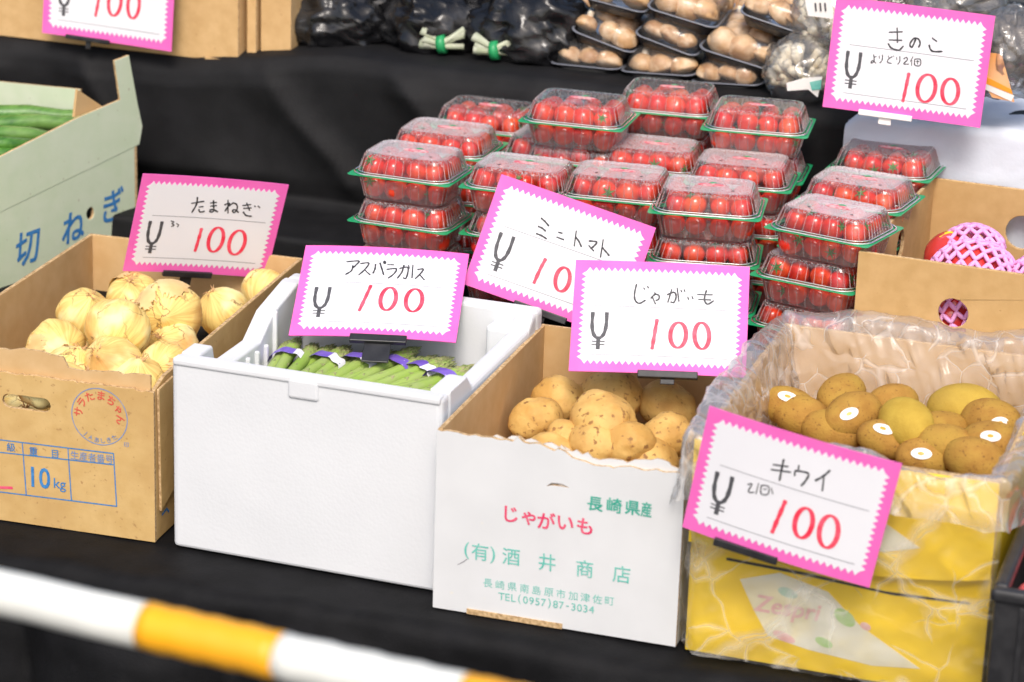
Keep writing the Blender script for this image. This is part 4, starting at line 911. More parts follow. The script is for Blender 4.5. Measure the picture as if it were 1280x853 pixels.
# ------------------------------------------------------------------ asparagus
def spear_meshes(seed, L_=.19, r=.0058):
    rr_ = random.Random(seed); v, f = [], []; P = []; R_ = []
    for k in range(14):
        t_ = k/13; P.append(Vector((.004*sin(t_*4+seed)*t_, L_*(t_-1), .003*sin(t_*3+seed*2)))); R_.append(r*(1.05-.15*t_) if t_ < .76 else r*(.94+.28*sin((t_-.76)/.24*pi*.75)-.75*max(0, (t_-.86)/.14)**1.5)+.0006)
    tube(v, f, P, r, 10, rr=R_); body = (v, f)
    v, f = [], []
    for k in range(60):                                             # scales: small pointed leaves, dense at the tip
        if k < 50: t_ = .995-.22*(k/50)
        else: t_ = .76-.5*(k-50)/10
        a = k*2.4; y = L_*(t_-1); rad = r*(1.02-.15*t_) if t_ < .76 else r*(.98+.28*sin((t_-.76)/.24*pi*.75)-.75*max(0, (t_-.86)/.14)**1.5)
        sz = (.0060 if k < 50 else .0058)*rr_.uniform(.8, 1.2); ctr = Vector((.004*sin(t_*4+seed)*t_, y, .003*sin(t_*3+seed*2)))
        n_ = Vector((cos(a), 0, sin(a))); tg = Vector((-sin(a), 0, cos(a))); b = len(v)
        v += [tuple(ctr+n_*(rad*.9)-tg*sz*.5), tuple(ctr+n_*(rad*.9)+tg*sz*.5), tuple(ctr+n_*(rad+.0009)+Vector((0, sz*.8, 0))), tuple(ctr+n_*(rad+.0004)+Vector((0, sz*2.0, 0))-n_*rad*.25), tuple(ctr+n_*(rad*.9)+tg*0-Vector((0, sz*.5, 0)))]
        f += [(b+4, b+1, b+2), (b+4, b+2, b), (b, b+2, b+3), (b+2, b+1, b+3)]
    return body, (v, f)
SP = [spear_meshes(s, r=.0068+.0006*(s % 3)) for s in range(6)]
spm = []
for (bv, bf), (sv, sf) in SP:
    a = bpy.data.meshes.new('spear'); a.from_pydata(bv, [], bf); a.materials.append(M['asp']); a.polygons.foreach_set('use_smooth', [True]*len(bf))
    b = bpy.data.meshes.new('scales'); b.from_pydata(sv, [], sf); b.materials.append(M['asp_tip']); spm.append((a, b))
AS = [((377, 436), .172, -4, 'purple and white banded asparagus bundle at the far left', 0), ((431, 442), .170, 8, 'second asparagus bundle from the left with a white and purple band', 1), ((474, 444), .170, 12, 'asparagus bundle directly below the black card clip', 1),
      ((524, 448), .168, 18, 'asparagus bundle with a large purple label right of the card clip', 2), ((558, 456), .166, 22, 'asparagus bundle second from the right with a white band end', 1), ((588, 466), .168, 27, 'rightmost asparagus bundle with a purple band by the right wall', 2)]
for i, (px, z, ang, lb, tp_) in enumerate(AS):
    q = atz(px, z); e = empty('asparagus_bundle', (q.x, q.y, z), 0, lb, 'asparagus', 'asparagus bundles in the polystyrene box', (radians(3), 0, radians(-ang)))
    offs = [(-.015, 0, .001), (-.001, .006, .006), (.013, -.002, .003), (-.009, -.008, -.009), (.006, -.012, -.010), (.018, -.012, -.008)]
    for k, (ox, oy, oz) in enumerate(offs):
        a, b = spm[(i*2+k) % 6]; rr_ = random.Random(i*10+k); mw = Matrix.Translation((ox, oy+rr_.uniform(-.008, .006), oz)) @ Matrix.Rotation(rr_.uniform(-.06, .06), 4, 'Z') @ Matrix.Rotation(k*1.3, 4, 'Y')
        s_ = mesh_obj('spear', a, None, e, mw); mesh_obj('tip_scales', b, None, s_)
    for (t0, t1, m) in ((-.75, .15, 'purple'), (.15, .75, 'tape_white')) if tp_ != 2 else ((-.75, .55, 'purple'), (.55, .9, 'tape_white')):
        v, f = [], []; n_ = 12
        for k in range(n_+1):
            a = pi/2-(t0+(t1-t0)*k/n_)*2.1; cx, cz_ = .0225*cos(a), .0165*sin(a)
            yy = -.056+.002*sin(k+i); v += [(cx*1.1, yy, cz_+.001), (cx*1.1, yy+.017, cz_+.0005)]
        for k in range(n_): f.append((2*k, 2*k+2, 2*k+3, 2*k+1))
        pymesh('band', v, f, m, e, smooth=True)
# packing block that lifts the bundles
o = box_obj('packing_block', -.105, .18, -.82, -.545, .033, .148, 'eps'); tag(o, 'white foam packing block under the asparagus bundles', 'packing block')

# ------------------------------------------------------------------ tomato packs
def rr_loop(w_, l_, r, z, n=20, amp=0, per=0):
    P = []; hw, hl = w_/2, l_/2
    segs = [((-hw+r, -hl), (hw-r, -hl)), ('c', (hw-r, -hl+r), -pi/2), ((hw, -hl+r), (hw, hl-r)), ('c', (hw-r, hl-r), 0), ((hw-r, hl), (-hw+r, hl)), ('c', (-hw+r, hl-r), pi/2), ((-hw, hl-r), (-hw, -hl+r)), ('c', (-hw+r, -hl+r), pi)]
    cnt = 0
    for s in segs:
        if s[0] == 'c':
            k = 12
            for i in range(k): a = s[2]+pi/2*i/k; P.append((s[1][0]+r*cos(a), s[1][1]+r*sin(a), cos(a), sin(a)))
        else:
            (x0, y0), (x1, y1) = s; k = n; dx, dy = x1-x0, y1-y0; l = hypot(dx, dy) or 1
            for i in range(k): P.append((x0+dx*i/k, y0+dy*i/k, dy/l, -dx/l))
    out = []
    for i, (x, y, nx, ny) in enumerate(P):
        d_ = amp*(1 if (i//2) % 2 else -1) if amp else 0
        out.append((x+nx*d_, y+ny*d_, z))
    return out
def loft(loops, cap0=False, cap1=False):
    v = [p_ for l in loops for p_ in l]; n = len(loops[0]); f = []
    for j in range(len(loops)-1):
        for i in range(n): f.append((j*n+i, j*n+(i+1) % n, (j+1)*n+(i+1) % n, (j+1)*n+i))
    if cap0: f.append(tuple(range(n))[::-1])
    if cap1: f.append(tuple((len(loops)-1)*n+i for i in range(n)))
    return v, f
def me_from(name, vf, m, smooth=False):
    me = bpy.data.meshes.new(name); me.from_pydata(vf[0], [], vf[1]); me.materials.append(M[m])
    if smooth: me.polygons.foreach_set('use_smooth', [True]*len(me.polygons))
    me.update(); return me
tray_me = me_from('tray', loft([rr_loop(.088, .066, .012, .0012), rr_loop(.098, .076, .014, .003), rr_loop(.108, .084, .016, .028), rr_loop(.110, .086, .018, .031), rr_loop(.121, .097, .020, .0325)], cap0=True), 'clear_tray')
lid_me = me_from('lid', loft([rr_loop(.113, .089, .018, .0375), rr_loop(.110, .086, .018, .0385), rr_loop(.1035, .0775, .017, .0555), rr_loop(.099, .075, .016, .0587), rr_loop(.094, .070, .014, .0605)]), 'clear_lid')
ltop_me = me_from('lid_top', loft([rr_loop(.094, .070, .014, .0605), rr_loop(.088, .064, .012, .0600), rr_loop(.082, .058, .010, .0592)], cap1=True), 'lid_top')
v, f = [], []
for (ww, ll, zz, rad) in ((.1195, .0955, .0358, .0013), (.113, .089, .0375, .0009)):
    L_ = [Vector(p_) for p_ in rr_loop(ww, ll, .020, zz, 8)]; b = len(v); n_ = len(L_)
    for i, q in enumerate(L_):
        d_ = (L_[(i+1) % n_]-L_[i-1]).normalized(); nn = Vector((d_.y, -d_.x, 0))
        for k in range(6): t_ = 2*pi*k/6; v.append(tuple(q+nn*rad*cos(t_)+Vector((0, 0, rad*sin(t_)))))
    for i in range(n_):
        for k in range(6): A, B = b+i*6, b+((i+1) % n_)*6; f.append((A+k, A+(k+1) % 6, B+(k+1) % 6, B+k))
rim_me = me_from('rim', (v, f), 'clear_rim', True)
def ribs(l0, l1, step, wd, pr):
    v, f = [], []; n_ = len(l0)
    for i in range(0, n_, step):
        a, b = Vector(l0[i]), Vector(l1[i]); t_ = (Vector(l0[(i+1) % n_])-Vector(l0[i-1])).normalized(); nn = Vector((t_.y, -t_.x, 0)); k = len(v)
        for q in (a, b): v += [tuple(q-t_*wd/2), tuple(q+nn*pr), tuple(q+t_*wd/2)]
        f += [(k, k+1, k+4, k+3), (k+1, k+2, k+5, k+4)]
    return v, f
lrib_me = me_from('rib', ribs(rr_loop(.111, .087, .018, .0385, 22), rr_loop(.100, .076, .0165, .058, 22), 3, .0013, .0009), 'clear_rib')
trib_me = me_from('rib', ribs(rr_loop(.0985, .0765, .0145, .004, 22), rr_loop(.1095, .0855, .0175, .030, 22), 3, .0010, .0008), 'clear_rib')
lrib_me['x'] = 1
# beads along the lid's upper edge
v, f = [], []
for q in [Vector(p_) for p_ in rr_loop(.097, .073, .015, .0598, 20)][::2]:
    b = len(v); s_ = .0009
    v += [tuple(q+Vector(d_)*s_) for d_ in ((1, 0, 0), (0, 1, 0), (-1, 0, 0), (0, -1, 0), (0, 0, 1.1), (0, 0, -1))]
    f += [(b, b+1, b+4), (b+1, b+2, b+4), (b+2, b+3, b+4), (b+3, b, b+4)]
bead_me = me_from('bead_edge', (v, f), 'clear_rim')
fo = [(x, y) for x, y in ((-.069, -.054), (.069, -.054), (.069, .054), (-.069, .054))]
fo2 = []
for (x, y), (sx_, sy_) in zip(fo, ((-1, -1), (1, -1), (1, 1), (-1, 1))):
    ang0 = {(-1, -1): pi, (1, -1): 1.5*pi, (1, 1): 0, (-1, 1): .5*pi}[(sx_, sy_)]
    for k in range(5): a = ang0+pi/2*k/4; fo2.append((x-sx_*.006+.006*cos(a), y-sy_*.006+.006*sin(a)))
fl_me = plate_mesh([fo2, [(p_[0], p_[1]) for p_ in rr_loop(.1185, .0905, .017, 0, 4)][::-1]], .0006)
for _ in range(3): fl_me.materials.append(M['green_film'])
# logo printed on the lid
def tri_blob(pts, z): return pts
lg = plate_mesh([circ(.002, .004, .017, 18, .0065)], .0002); lg.materials.append(mat('lid print red', (.72, .12, .16), (.86, .5, .5), .4, 260, lo=.45, hi=.55)); lg.materials.append(lg.materials[0]); lg.materials.append(lg.materials[0])
lf_me = plate_mesh([[(-.002, .012), (.003, .0165), (.009, .013), (.005, .0115), (.002, .0085)]], .0002)
for _ in range(3): lf_me.materials.append(M['green_film'])
hole_me = plate_mesh([circ(0, 0, .0022, 10, .0016)], .0002)
for _ in range(3): hole_me.materials.append(M['blackp'])
tom_me = [ell_mesh('tomato', .0152, .0152, .0146, 18, 12, lambda dv, th, ph, s=s: 1+.03*noise.noise(dv*1.4+Vector((s*9, 0, 0)))-.12*max(0, dv.z-.88)/.12) for s in range(4)]
for m_ in tom_me: m_.materials.append(M['tomato'])
v, f = [], []
for k in range(6):
    a = 2*pi*k/6; b = len(v); v += [(0, 0, .0138), (.003*cos(a-.5), .003*sin(a-.5), .0144), (.003*cos(a+.5), .003*sin(a+.5), .0144), (.0100*cos(a), .0100*sin(a), .0128+.0015*(k % 2))]; f += [(b, b+1, b+3), (b, b+3, b+2)]
tube(v, f, [(0, 0, .013), (.001, 0, .018)], .0008, 5)
cal_me = me_from('calyx', (v, f), 'calyx')
for m_ in (tray_me, lid_me, ltop_me, rim_me, bead_me, lrib_me, trib_me): m_.transform(Matrix.Diagonal((1.10, 1.08, 1, 1)))
ltop2_me = ltop_me.copy(); ltop2_me.materials.clear(); ltop2_me.materials.append(M['lid_top_clear'])
def tomato_pack(loc, rz, label, seed, full=True):
    rnd = random.Random(seed); e = empty('tomato_pack', loc, rz, label, 'tomato pack', 'clear packs of cherry tomatoes')
    mesh_obj('tray', tray_me, None, e); mesh_obj('lid_top', ltop_me if full else ltop2_me, None, mesh_obj('lid', lid_me, None, e)); mesh_obj('rim', rim_me, None, e); mesh_obj('bead_edge', bead_me, None, e)
    for rm in (lrib_me, trib_me): mesh_obj('ribs', rm, None, e)['kind'] = 'stuff'
    mesh_obj('green_liner', fl_me, None, e, Matrix.Translation((0, 0, .0345)) @ Matrix.Rotation(rnd.uniform(-.02, .02), 4, 'Z'))
    mesh_obj('lid_print', lg, None, e, Matrix.Translation((0, 0, .0597))); mesh_obj('lid_print', lf_me, None, e, Matrix.Translation((0, 0, .0600)))
    for x, y in ((-.026, -.018), (.030, -.017)): mesh_obj('air_hole', hole_me, None, e, Matrix.Translation((x, y, .0598)))
    for lay, (z, nx, ny, sx_, sy_) in enumerate(((.0160, 4, 3, .0278, .0262), (.0410, 4, 3, .0268, .0250))):
        for i in range(nx):
            for j in range(ny):
                if lay == 0 and j == 2: continue
                x = (i-(nx-1)/2)*sx_+rnd.uniform(-.0032, .0032); y = (j-(ny-1)/2)*sy_+rnd.uniform(-.003, .003)
                mw = Matrix.Translation((x, y, z+rnd.uniform(-.0015, .0015))) @ Euler((rnd.uniform(-1.9, 1.9), rnd.uniform(-1.2, 1.2), rnd.uniform(0, 6))).to_matrix().to_4x4() @ Matrix.Scale(rnd.uniform(.84, 1.06), 4)
                t_ = mesh_obj('tomato', rnd.choice(tom_me), None, e, mw)
                if rnd.random() < .45: mesh_obj('calyx', cal_me, None, t_)
    return e
FZ = .0345; PITCH = .0614
colx = {'A': 'leftmost', 'B': 'second from left', 'C': 'middle', 'D': 'second from right', 'E': 'rightmost'}
def stackp(colk, row, base_l, base_r, ztop, n, rz):
    """base_l, base_r: pixel of the left and right front corners of the top pack's green liner; ztop its height"""
    a, b = atz(base_l, ztop) if base_l else None, atz(base_r, ztop) if base_r else None
    rzr = radians(rz); dx = Vector((cos(rzr), sin(rzr), 0)); dy = Vector((-sin(rzr), cos(rzr), 0))
    if a is not None and b is not None: mid = (a+b)/2
    elif a is not None: mid = a+dx*.069
    else: mid = b-dx*.069
    c_ = mid+dy*.054
    for k in range(n):
        z = ztop-FZ-k*PITCH
        rnd = random.Random(ord(colk)*10+row*3+k); jx, jy = (0, 0) if k == 0 else (rnd.uniform(-.003, .003), rnd.uniform(-.003, .003))
        lv = ['top', 'second from top', 'third from top'][k]; rw = ['front', 'middle', 'rear'][row-1]
        if colk == 'E' and k: jx -= .016
        tomato_pack((c_.x+jx, c_.y+jy, z), rzr+(0 if k == 0 else rnd.uniform(-.04, .04)), f'tomato pack {lv} in the {colx[colk]} stack of the {rw} row', ord(colk)*100+row*10+k, row < 3)
stackp('A', 1, (436, 218), (557, 234), .343, 3, -2)
stackp('B', 1, (571, 234), None, .343, 3, 0)
stackp('C', 1, (700, 247), (827, 258), .343, 3, 5)
stackp('D', 1, (815, 268), (946, 276), .343, 3, 9)
stackp('E', 1, (952, 283), (1084, 312), .343, 3, -14)
stackp('A', 2, None, (604, 203), .343, 3, 0)
stackp('B', 2, None, (746, 211), .343, 3, 0)
stackp('C', 2, None, (872, 223), .343, 3, 4)
stackp('D', 2, None, (988, 243), .343, 3, 5)
stackp('E', 2, None, (1124, 271), .343, 3, -8)
stackp('A', 3, None, (655, 173), .345, 2, 0)
stackp('B', 3, (646, 152), None, .395, 3, 2)
stackp('C', 3, None, (892, 150), .395, 3, 4)
stackp('D', 3, (880, 165), (1003, 171), .395, 3, 6)
stackp('E', 3, (1030, 212), None, .345, 2, -4)

# ------------------------------------------------------------------ fruit in foam nets
def net_mesh(R, n=11, rows=12, tr=.0017, squash=.9):
    v, f = [], []
    for k in range(n):
        for sgn in (1,):
            pts = []
            for j in range(rows*4+1):
                th = .42+(pi-.84)*j/(rows*4); w_ = abs(((j/4.0) % 2)-1)*2-1      # triangle wave
                amp = pi/n*.80; ph = 2*pi*k/n+amp*w_*(1 if k % 2 == 0 else -1)
                pts.append((R*sin(th)*cos(ph), R*sin(th)*sin(ph), R*squash*cos(th)))
            tube(v, f, pts, tr, 5)
    me = bpy.data.meshes.new('net'); me.from_pydata(v, [], f); me.materials.append(M['net']); me.polygons.foreach_set('use_smooth', [True]*len(f)); return me
net = net_mesh(.044, 20, 15, .0030, 1.22)
ap = ell_mesh('fruit', .041, .041, .039, 28, 18, lambda dv, th, ph: 1-.12*max(0, abs(dv.z)-.8)*5*.5+.02*noise.noise(dv*2)); ap.materials.append(M['apple'])
FZ2 = [((1185, 298), .262, 1, 'red fruit with its pink foam net pulled off its left half, nearest the left wall', (0, 1.35, .15)), ((1232, 318), .262, 2, 'netted fruit lying in the middle of the fruit box', (.2, 1.45, .1)), ((1290, 330), .250, 2, 'netted fruit cut off by the right edge of the photo', (0, 1.5, .1)), ((1191, 396), .200, 2, 'netted fruit seen through the round hole of the fruit box', (.2, 1.2, .1)), ((1330, 310), .26, 2, 'netted fruit at the far right of the fruit box', (0, 1.4, .2))]
for i, (px, z, kd, lb, rot) in enumerate(FZ2):
    c_ = atz(px, z); c_.y = max(c_.y, pk[1]+.056)
    if i == 0: c_ = aty((1192, 330), -.30)
    if i == 1: c_ = aty((1216, 347), -.385)
    if i == 2: c_ = aty((1312, 362), -.38)
    if i == 4: c_ = aty((1335, 340), -.28)
    if i == 3: c_ = aty((1191, 398), pk[1]+.058)
    e = empty('netted_fruit', c_, 0, lb, 'fruit', 'fruits in the tan carton', rot)
    mesh_obj('fruit', ap, None, e)
    if kd == 2: mesh_obj('foam_net', net, None, e)
    else:
        nm = net_mesh(.045, 20, 13, .0030, 1.0); mesh_obj('foam_net', nm, None, e, Matrix.Translation((0, 0, .022)) @ Matrix.Scale(1.0, 4))
        v, f = [], []; 
        o = pymesh('sticker', [(-.012, -.009, -.002), (.012, -.009, -.002), (.013, .009, -.002), (-.011, .009, -.002), (0, 0, .0015)], [(0, 1, 4), (1, 2, 4), (2, 3, 4), (3, 0, 4)], 'card_yellow', e, Matrix.Translation((-.0405, 0, 0)) @ Matrix.Rotation(-pi/2, 4, 'Y'))
for k in range(6):
    e = empty('netted_fruit', (pk[0]+.08+.11*(k % 3), pk[1]+.09+.13*(k//3), PZ+.052), 0, 'netted fruit in the lower layer of the fruit box', 'fruit', 'fruits in the tan carton', (k, 1.4, 0)); mesh_obj('fruit', ap, None, e); mesh_obj('foam_net', net, None, e)

# ------------------------------------------------------------------ mushroom trays on the shelf
cap_me = []
for s in range(3):
    def fnc(dv, th, ph, s=s):
        k = 1+.06*noise.noise(dv*2+Vector((s*7, 0, 0)))
        z = dv.z*1.0 if dv.z > 0 else dv.z*.35
        return Vector((dv.x*k, dv.y*k, z*k))
    cap_me.append(ell_mesh('cap', 1, 1, 1, 22, 14, fnc)); cap_me[-1].transform(Matrix.Scale(.021, 4)); cap_me[-1].materials.append(M['shiitake'])
v, f = [], []; tube(v, f, [(0, 0, 0), (.05, 0, .5), (.0, .08, 1.0), (.02, .1, 1.25)], .3, 10, rr=[.36, .28, .30, .25]); stem_me = me_from('stem', (v, f), 'stem', True); stem_me.transform(Matrix.Scale(.021, 4))
tre_me = me_from('tray_edge_highlight', loft([rr_loop(.1205, .1335, .018, .0215), rr_loop(.1205, .1335, .018, .0226), rr_loop(.114, .127, .017, .0226)]), 'tray_edge_highlight', True)
mt_me = me_from('tray', loft([rr_loop(.092, .105, .012, 0), rr_loop(.096, .109, .013, .002), rr_loop(.112, .125, .016, .0215), rr_loop(.120, .133, .018, .022), rr_loop(.119, .132, .018, .020), rr_loop(.110, .123, .016, .020)], cap0=True), 'blackp', True)
wr_me = []
for s in range(3):
    def fnw(dv, th, ph, s=s):
        e_ = 1.0; sx_ = (abs(dv.x)**.55)*(1 if dv.x > 0 else -1); sy_ = (abs(dv.y)**.55)*(1 if dv.y > 0 else -1); zz = max(-.4, dv.z)
        k = 1+.05*ridge(dv.x*4+s, dv.y*4, dv.z*3)
        return Vector((.058*sx_*min(1, 1.0), .0645*sy_, .016+(.042*(max(0, dv.z)**.7) if dv.z > 0 else .016*dv.z)))+Vector((0, 0, .004*ridge(dv.x*5+s, dv.y*5, s)*max(0, dv.z)))
    wr_me.append(ell_mesh('wrap', 1, 1, 1, 40, 24, fnw)); wr_me[-1].materials.append(M['wrap'])
def mush_tray(pl_, pr_, yy, label, seed, lift=0):
    a, b = aty(pl_, yy), aty(pr_, yy); mid = (a+b)/2; dxv = (b-a); roll = atan2(-(dxv.z), dxv.x); sc_ = dxv.length/.116
    rnd = random.Random(seed)
    e = empty('mushroom_tray', (mid.x, mid.y+.064*sc_, mid.z-.0185*sc_), 0, label, 'mushroom tray', 'film wrapped mushroom trays on the shelf', (radians(rnd.uniform(-3, 3)) if roll < .1 else radians(8), roll, radians(rnd.uniform(-4, 4)))); e.scale = (sc_,)*3
    mesh_obj('edge', tre_me, None, e); mesh_obj('tray', mt_me, None, e); mesh_obj('film', rnd.choice(wr_me), None, e)
    for k in range(8):
        x = (-.034, 0, .034, -.018, .02, -.034, 0, .034)[k]+rnd.uniform(-.006, .006); y = (-.038, -.036, -.038, -.004, -.004, .034, .03, .034)[k]+rnd.uniform(-.004, .004); r = rnd.uniform(.018, .0245); up = rnd.random() < .7
        mw = Matrix.Translation((x, y, (.036 if k in (3, 4) else .027)+rnd.uniform(-.002, .003))) @ Euler((rnd.uniform(-.6, .3)-(.5 if not up else 0), rnd.uniform(-.5, .5), rnd.uniform(0, 6)) if up else (rnd.uniform(-.5, .5)-.3, rnd.uniform(-.4, .4), 0)).to_matrix().to_4x4() @ Matrix.Scale(r/.021, 4)
        c_ = mesh_obj('mushroom', rnd.choice(cap_me), None, e, mw)
        if not up or k == 5: mesh_obj('stem', stem_me, None, c_, Matrix.Rotation(rnd.uniform(-.5, .5), 4, 'X') @ Matrix.Scale(1.0, 4) @ Matrix.Translation((0, 0, .003)))
MT = [((688, 83), (773, 91), .0, 'leftmost mushroom tray in the bottom layer'), ((776, 92), (866, 98), .0, 'middle mushroom tray in the bottom layer'), ((866, 104), (953, 108), .0, 'rightmost mushroom tray in the bottom layer'),
      ((713, 33), (790, 62), .012, 'leftmost tilted mushroom tray in the middle layer'), ((793, 38), (870, 66), .010, 'middle tilted mushroom tray in the middle layer'), ((874, 55), (969, 83), .006, 'rightmost tilted mushroom tray in the middle layer'),
      ((728, -8), (805, 12), .02, 'leftmost mushroom tray in the top layer cut off by the frame'), ((806, 4), (892, 31), .018, 'middle mushroom tray in the top layer'), ((921, 10), (1006, 40), .012, 'rightmost mushroom tray in the top layer')]
for i, (a, b, yy, lb) in enumerate(MT): mush_tray(a, b, yy, lb, 400+i)
for k in range(3): mush_tray((700+95*k, 20), (785+95*k, 26), .16, ['mushroom tray hidden behind the left of the pile', 'mushroom tray hidden behind the middle of the pile', 'mushroom tray hidden behind the right of the pile'][k], 420+k)

# ------------------------------------------------------------------ bags
def crumple(name, rx, ry, rz_, m, seed, parent, amp=.16, nu=56, nv=34, fr_=2.2):
    o_ = Vector((seed*3.3, seed*1.7, 0))
    def fn(dv, th, ph):
        dv = dv+Vector((noise.noise(dv*6+o_), noise.noise(dv*6-o_), noise.noise(dv*6+o_*2)))*.10
        k = 1+amp*.25*ridge(*(dv*fr_*3.2+o_))*.5+amp*(ridge(*(dv*fr_+o_))*.5)+amp*.6*ridge(*(dv*fr_*2.3+o_*2))*.5+amp*.5*noise.noise(dv*1.3+o_)
        z = dv.z if dv.z > -.75 else -.75
        return Vector((dv.x*rx*k, dv.y*ry*k, z*rz_*k))
    me = ell_mesh(name, 1, 1, 1, nu, nv, fn); me.polygons.foreach_set('use_smooth', [True]*len(me.polygons))
    return mesh_obj(name, me, m, parent)
M['bag_dark'] = mat('glossy black bag film', (.006, .006, .007), (.06, .06, .062), .22, 12, spec=.5, bump=1.0, bscale=30, lo=.5, hi=.7)
def veg_bag(px, y, rx, rz_, label, seed, stem_px=None):
    q = aty(px, y); e = empty('vegetable_bag', (q.x, q.y, q.z-rz_*.72), 0, label, 'vegetable bag', 'dark bags of greens on the shelf')
    o = crumple('bag', rx, .055, rz_, 'bag_dark', seed, e, .34, fr_=2.6); o.location = (0, .03, rz_*.75)
    if stem_px:
        s = e.matrix_basis.inverted() @ aty(stem_px, y-.032)
        for k in range(9):
            rr_ = random.Random(seed+k); v, f = [], []
            a = rr_.uniform(-.5, .5); tube(v, f, [s+Vector((-.028+rr_.uniform(-.004, .004), rr_.uniform(-.006, .006), .012*sin(k*2)+.006)), s+Vector((0, rr_.uniform(-.003, .003), .004*sin(k*2))), s+Vector((.03, .008, .014*sin(k*2+1)+.012))], .005, 7, rr=[.0060, .0035, .0042])
            if 'root' not in M: M['root'] = mat('pale stem', (.36, .40, .26), (.54, .56, .44), .45, 30)
            pymesh('stem', v, f, 'root', e, smooth=True)
        v, f = [], []; tube(v, f, [s+Vector((-.004, 0, 0)), s+Vector((.006, 0, .002))], .0135, 12); pymesh('green_tape', v, f, 'green_tape' if 'green_tape' in M else 'green_film', e, smooth=True)
M['green_tape'] = mat('green tape', (.02, .30, .10), None, .4)
veg_bag((412, 38), .03, .072, .048, 'black crumpled bag at the left of the shelf beside the cartons', 1)
veg_bag((535, 40), .035, .066, .050, 'middle black bag with pale stems tied in green tape', 2, (552, 56))
veg_bag((655, 44), .03, .078, .056, 'right black bag with white roots held by green tape beside the mushroom trays', 3, (618, 64))
veg_bag((470, 2), .10, .08, .06, 'black bag lying behind the left and middle bags at the top edge', 4)
veg_bag((610, -5), .11, .085, .07, 'black bag lying behind the middle and right bags at the top edge', 6)

def cluster_bag(px, y, rx, rz_, label, seed, lab=True, dark=False):
    q = aty(px, y); e = empty('mushroom_bag', (q.x, q.y, q.z-rz_*.8), 0, label, 'mushroom bag', 'clear bags of mushrooms right of the trays')
    v, f = [], []; rnd = random.Random(seed)
    for k in range(110):
        a = rnd.uniform(0, 2*pi); b = rnd.uniform(-.3, 1.2); d_ = Vector((cos(a)*cos(b)*rx, sin(a)*cos(b)*.045, sin(b)*rz_+rz_*.75)); o_ = d_*rnd.uniform(.62, .85); o_.z = d_.z*.8
        tube(v, f, [o_*.6+Vector((0, 0, rz_*.2)), o_, o_+(d_-o_)*1.1], .003, 6, rr=[.003, .0035, rnd.uniform(.004, .0075)])
    pymesh('mushroom_cluster', v, f, 'dark_veg' if dark else 'enoki', e, smooth=True)['kind'] = 'stuff'
    o = crumple('bag', rx*1.1, .055, rz_*1.1, 'clear_bag', seed, e, .12, fr_=1.6); o.location = (0, .0, rz_*.8)
    return e
e = cluster_bag((1003, 88), .01, .046, .042, 'clear bag of pale mushrooms beside the left edge of the きのこ card', 11)
def label_on(e, pts, y, m, name='label'):
    P = [e.matrix_basis.inverted() @ aty(p_, y) for p_ in pts]; n_ = len(P)
    v = [tuple(p_) for p_ in P]+[tuple(p_+Vector((0, .0008, 0))) for p_ in P]; f = [tuple(range(n_)), tuple(range(n_, 2*n_))[::-1]]+[(i, i+n_, (i+1) % n_+n_, (i+1) % n_) for i in range(n_)]
    return pymesh(name, v, f, m, e)
label_on(e, [(983, 104), (1004, 98), (1028, 96), (1022, 122), (1010, 112), (984, 114)], -.054, 'sticker'); label_on(e, [(1012, 103), (1027, 100), (1026, 112), (1015, 113)], -.0555, 'teal', 'label_print')
e = cluster_bag((1035, 30), .05, .05, .05, 'clear bag of pale mushrooms behind the upper left of the きのこ card', 12)
label_on(e, [(1006, 0), (1040, -4), (1042, 24), (1010, 20)], -.012, 'sticker')
for i in range(3): label_on(e, [(1018+6*i, 4), (1020+6*i, 4), (1021+6*i, 14), (1019+6*i, 14)], -.0135, 'ink_grey', 'label_print')
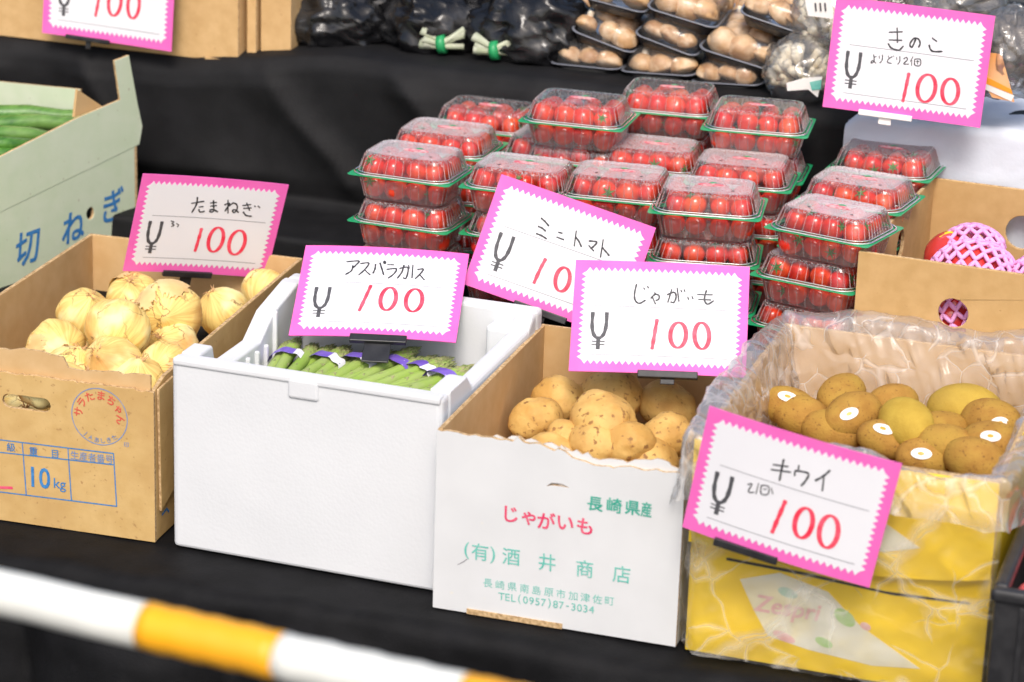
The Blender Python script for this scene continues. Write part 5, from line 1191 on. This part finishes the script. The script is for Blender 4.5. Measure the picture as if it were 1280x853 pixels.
e = cluster_bag((1262, 70), -.05, .045, .055, 'bag of dark mushrooms in orange printed film at the right edge', 13, dark=True)
label_on(e, [(1236, 66), (1252, 68), (1268, 128), (1240, 122), (1228, 100)], -.108, 'orange_pack'); label_on(e, [(1232, 96), (1264, 112), (1266, 118), (1230, 104)], -.1095, 'orange_ink', 'label_print'); label_on(e, [(1230, 104), (1268, 120), (1264, 127), (1229, 111)], -.1092, 'sticker', 'label_print')
e = cluster_bag((1180, 5), .03, .075, .045, 'bag of brown mushrooms behind the top of the きのこ card', 14, dark=True)
label_on(e, [(1225, 20), (1250, 22), (1256, 50), (1240, 48), (1228, 42)], -.05, 'orange_pack')
e = cluster_bag((1110, 15), .08, .06, .05, 'bag of pale mushrooms hidden behind the middle of the きのこ card', 15)

# ------------------------------------------------------------------ white cloth over a crate, right
wl = aty((1056, 143), -.075)
def wcloth(u, v):
    x0 = wl.x; x = x0+.45*u; top = wl.z; Lc = v*.62; front = -.060
    if Lc < .30: y = front+.30-Lc; z = top
    else:
        dd = Lc-.30; rr_ = .012
        if dd < rr_*1.57: a = dd/rr_; y = front-rr_*sin(a)+rr_*0; z = top-rr_*(1-cos(a))
        else: dd -= rr_*1.57; y = front-rr_+.0*dd-.006*max(0, sin(x*26+dd*14+noise.noise(Vector((x*5, dd*4, 0)))))*min(1, dd*14); z = top-rr_-dd*.9
    y -= .004*fbm(x*9+Lc*8, Lc*9, 2)*min(1, Lc*4); z += .006*fbm(x*10, Lc*10+x*5, 6)-.010*max(0, u-.3)*0
    if u < .04: z -= (.04-u)*.4; 
    return (x, y, z)
we = empty('white_cloth_cover', (0, 0, 0), 0, 'white cloth draped over a crate behind the fruit box', 'cloth')
sheet('cloth', wcloth, 120, 110, 'cloth_white', we)
v, f = [], []; bx(v, f, wl.x+.012, wl.x+.44, -.045, .20, .20, wl.z-.012); pymesh('crate', v, f, 'card_brown', we)
# left side of the cloth
sheet('cloth_side', lambda u, v: (wl.x+.003+.004*fbm(u*5, v*5), -.064+.25*u, wl.z-.01-.2*v), 30, 30, 'cloth_white', we)
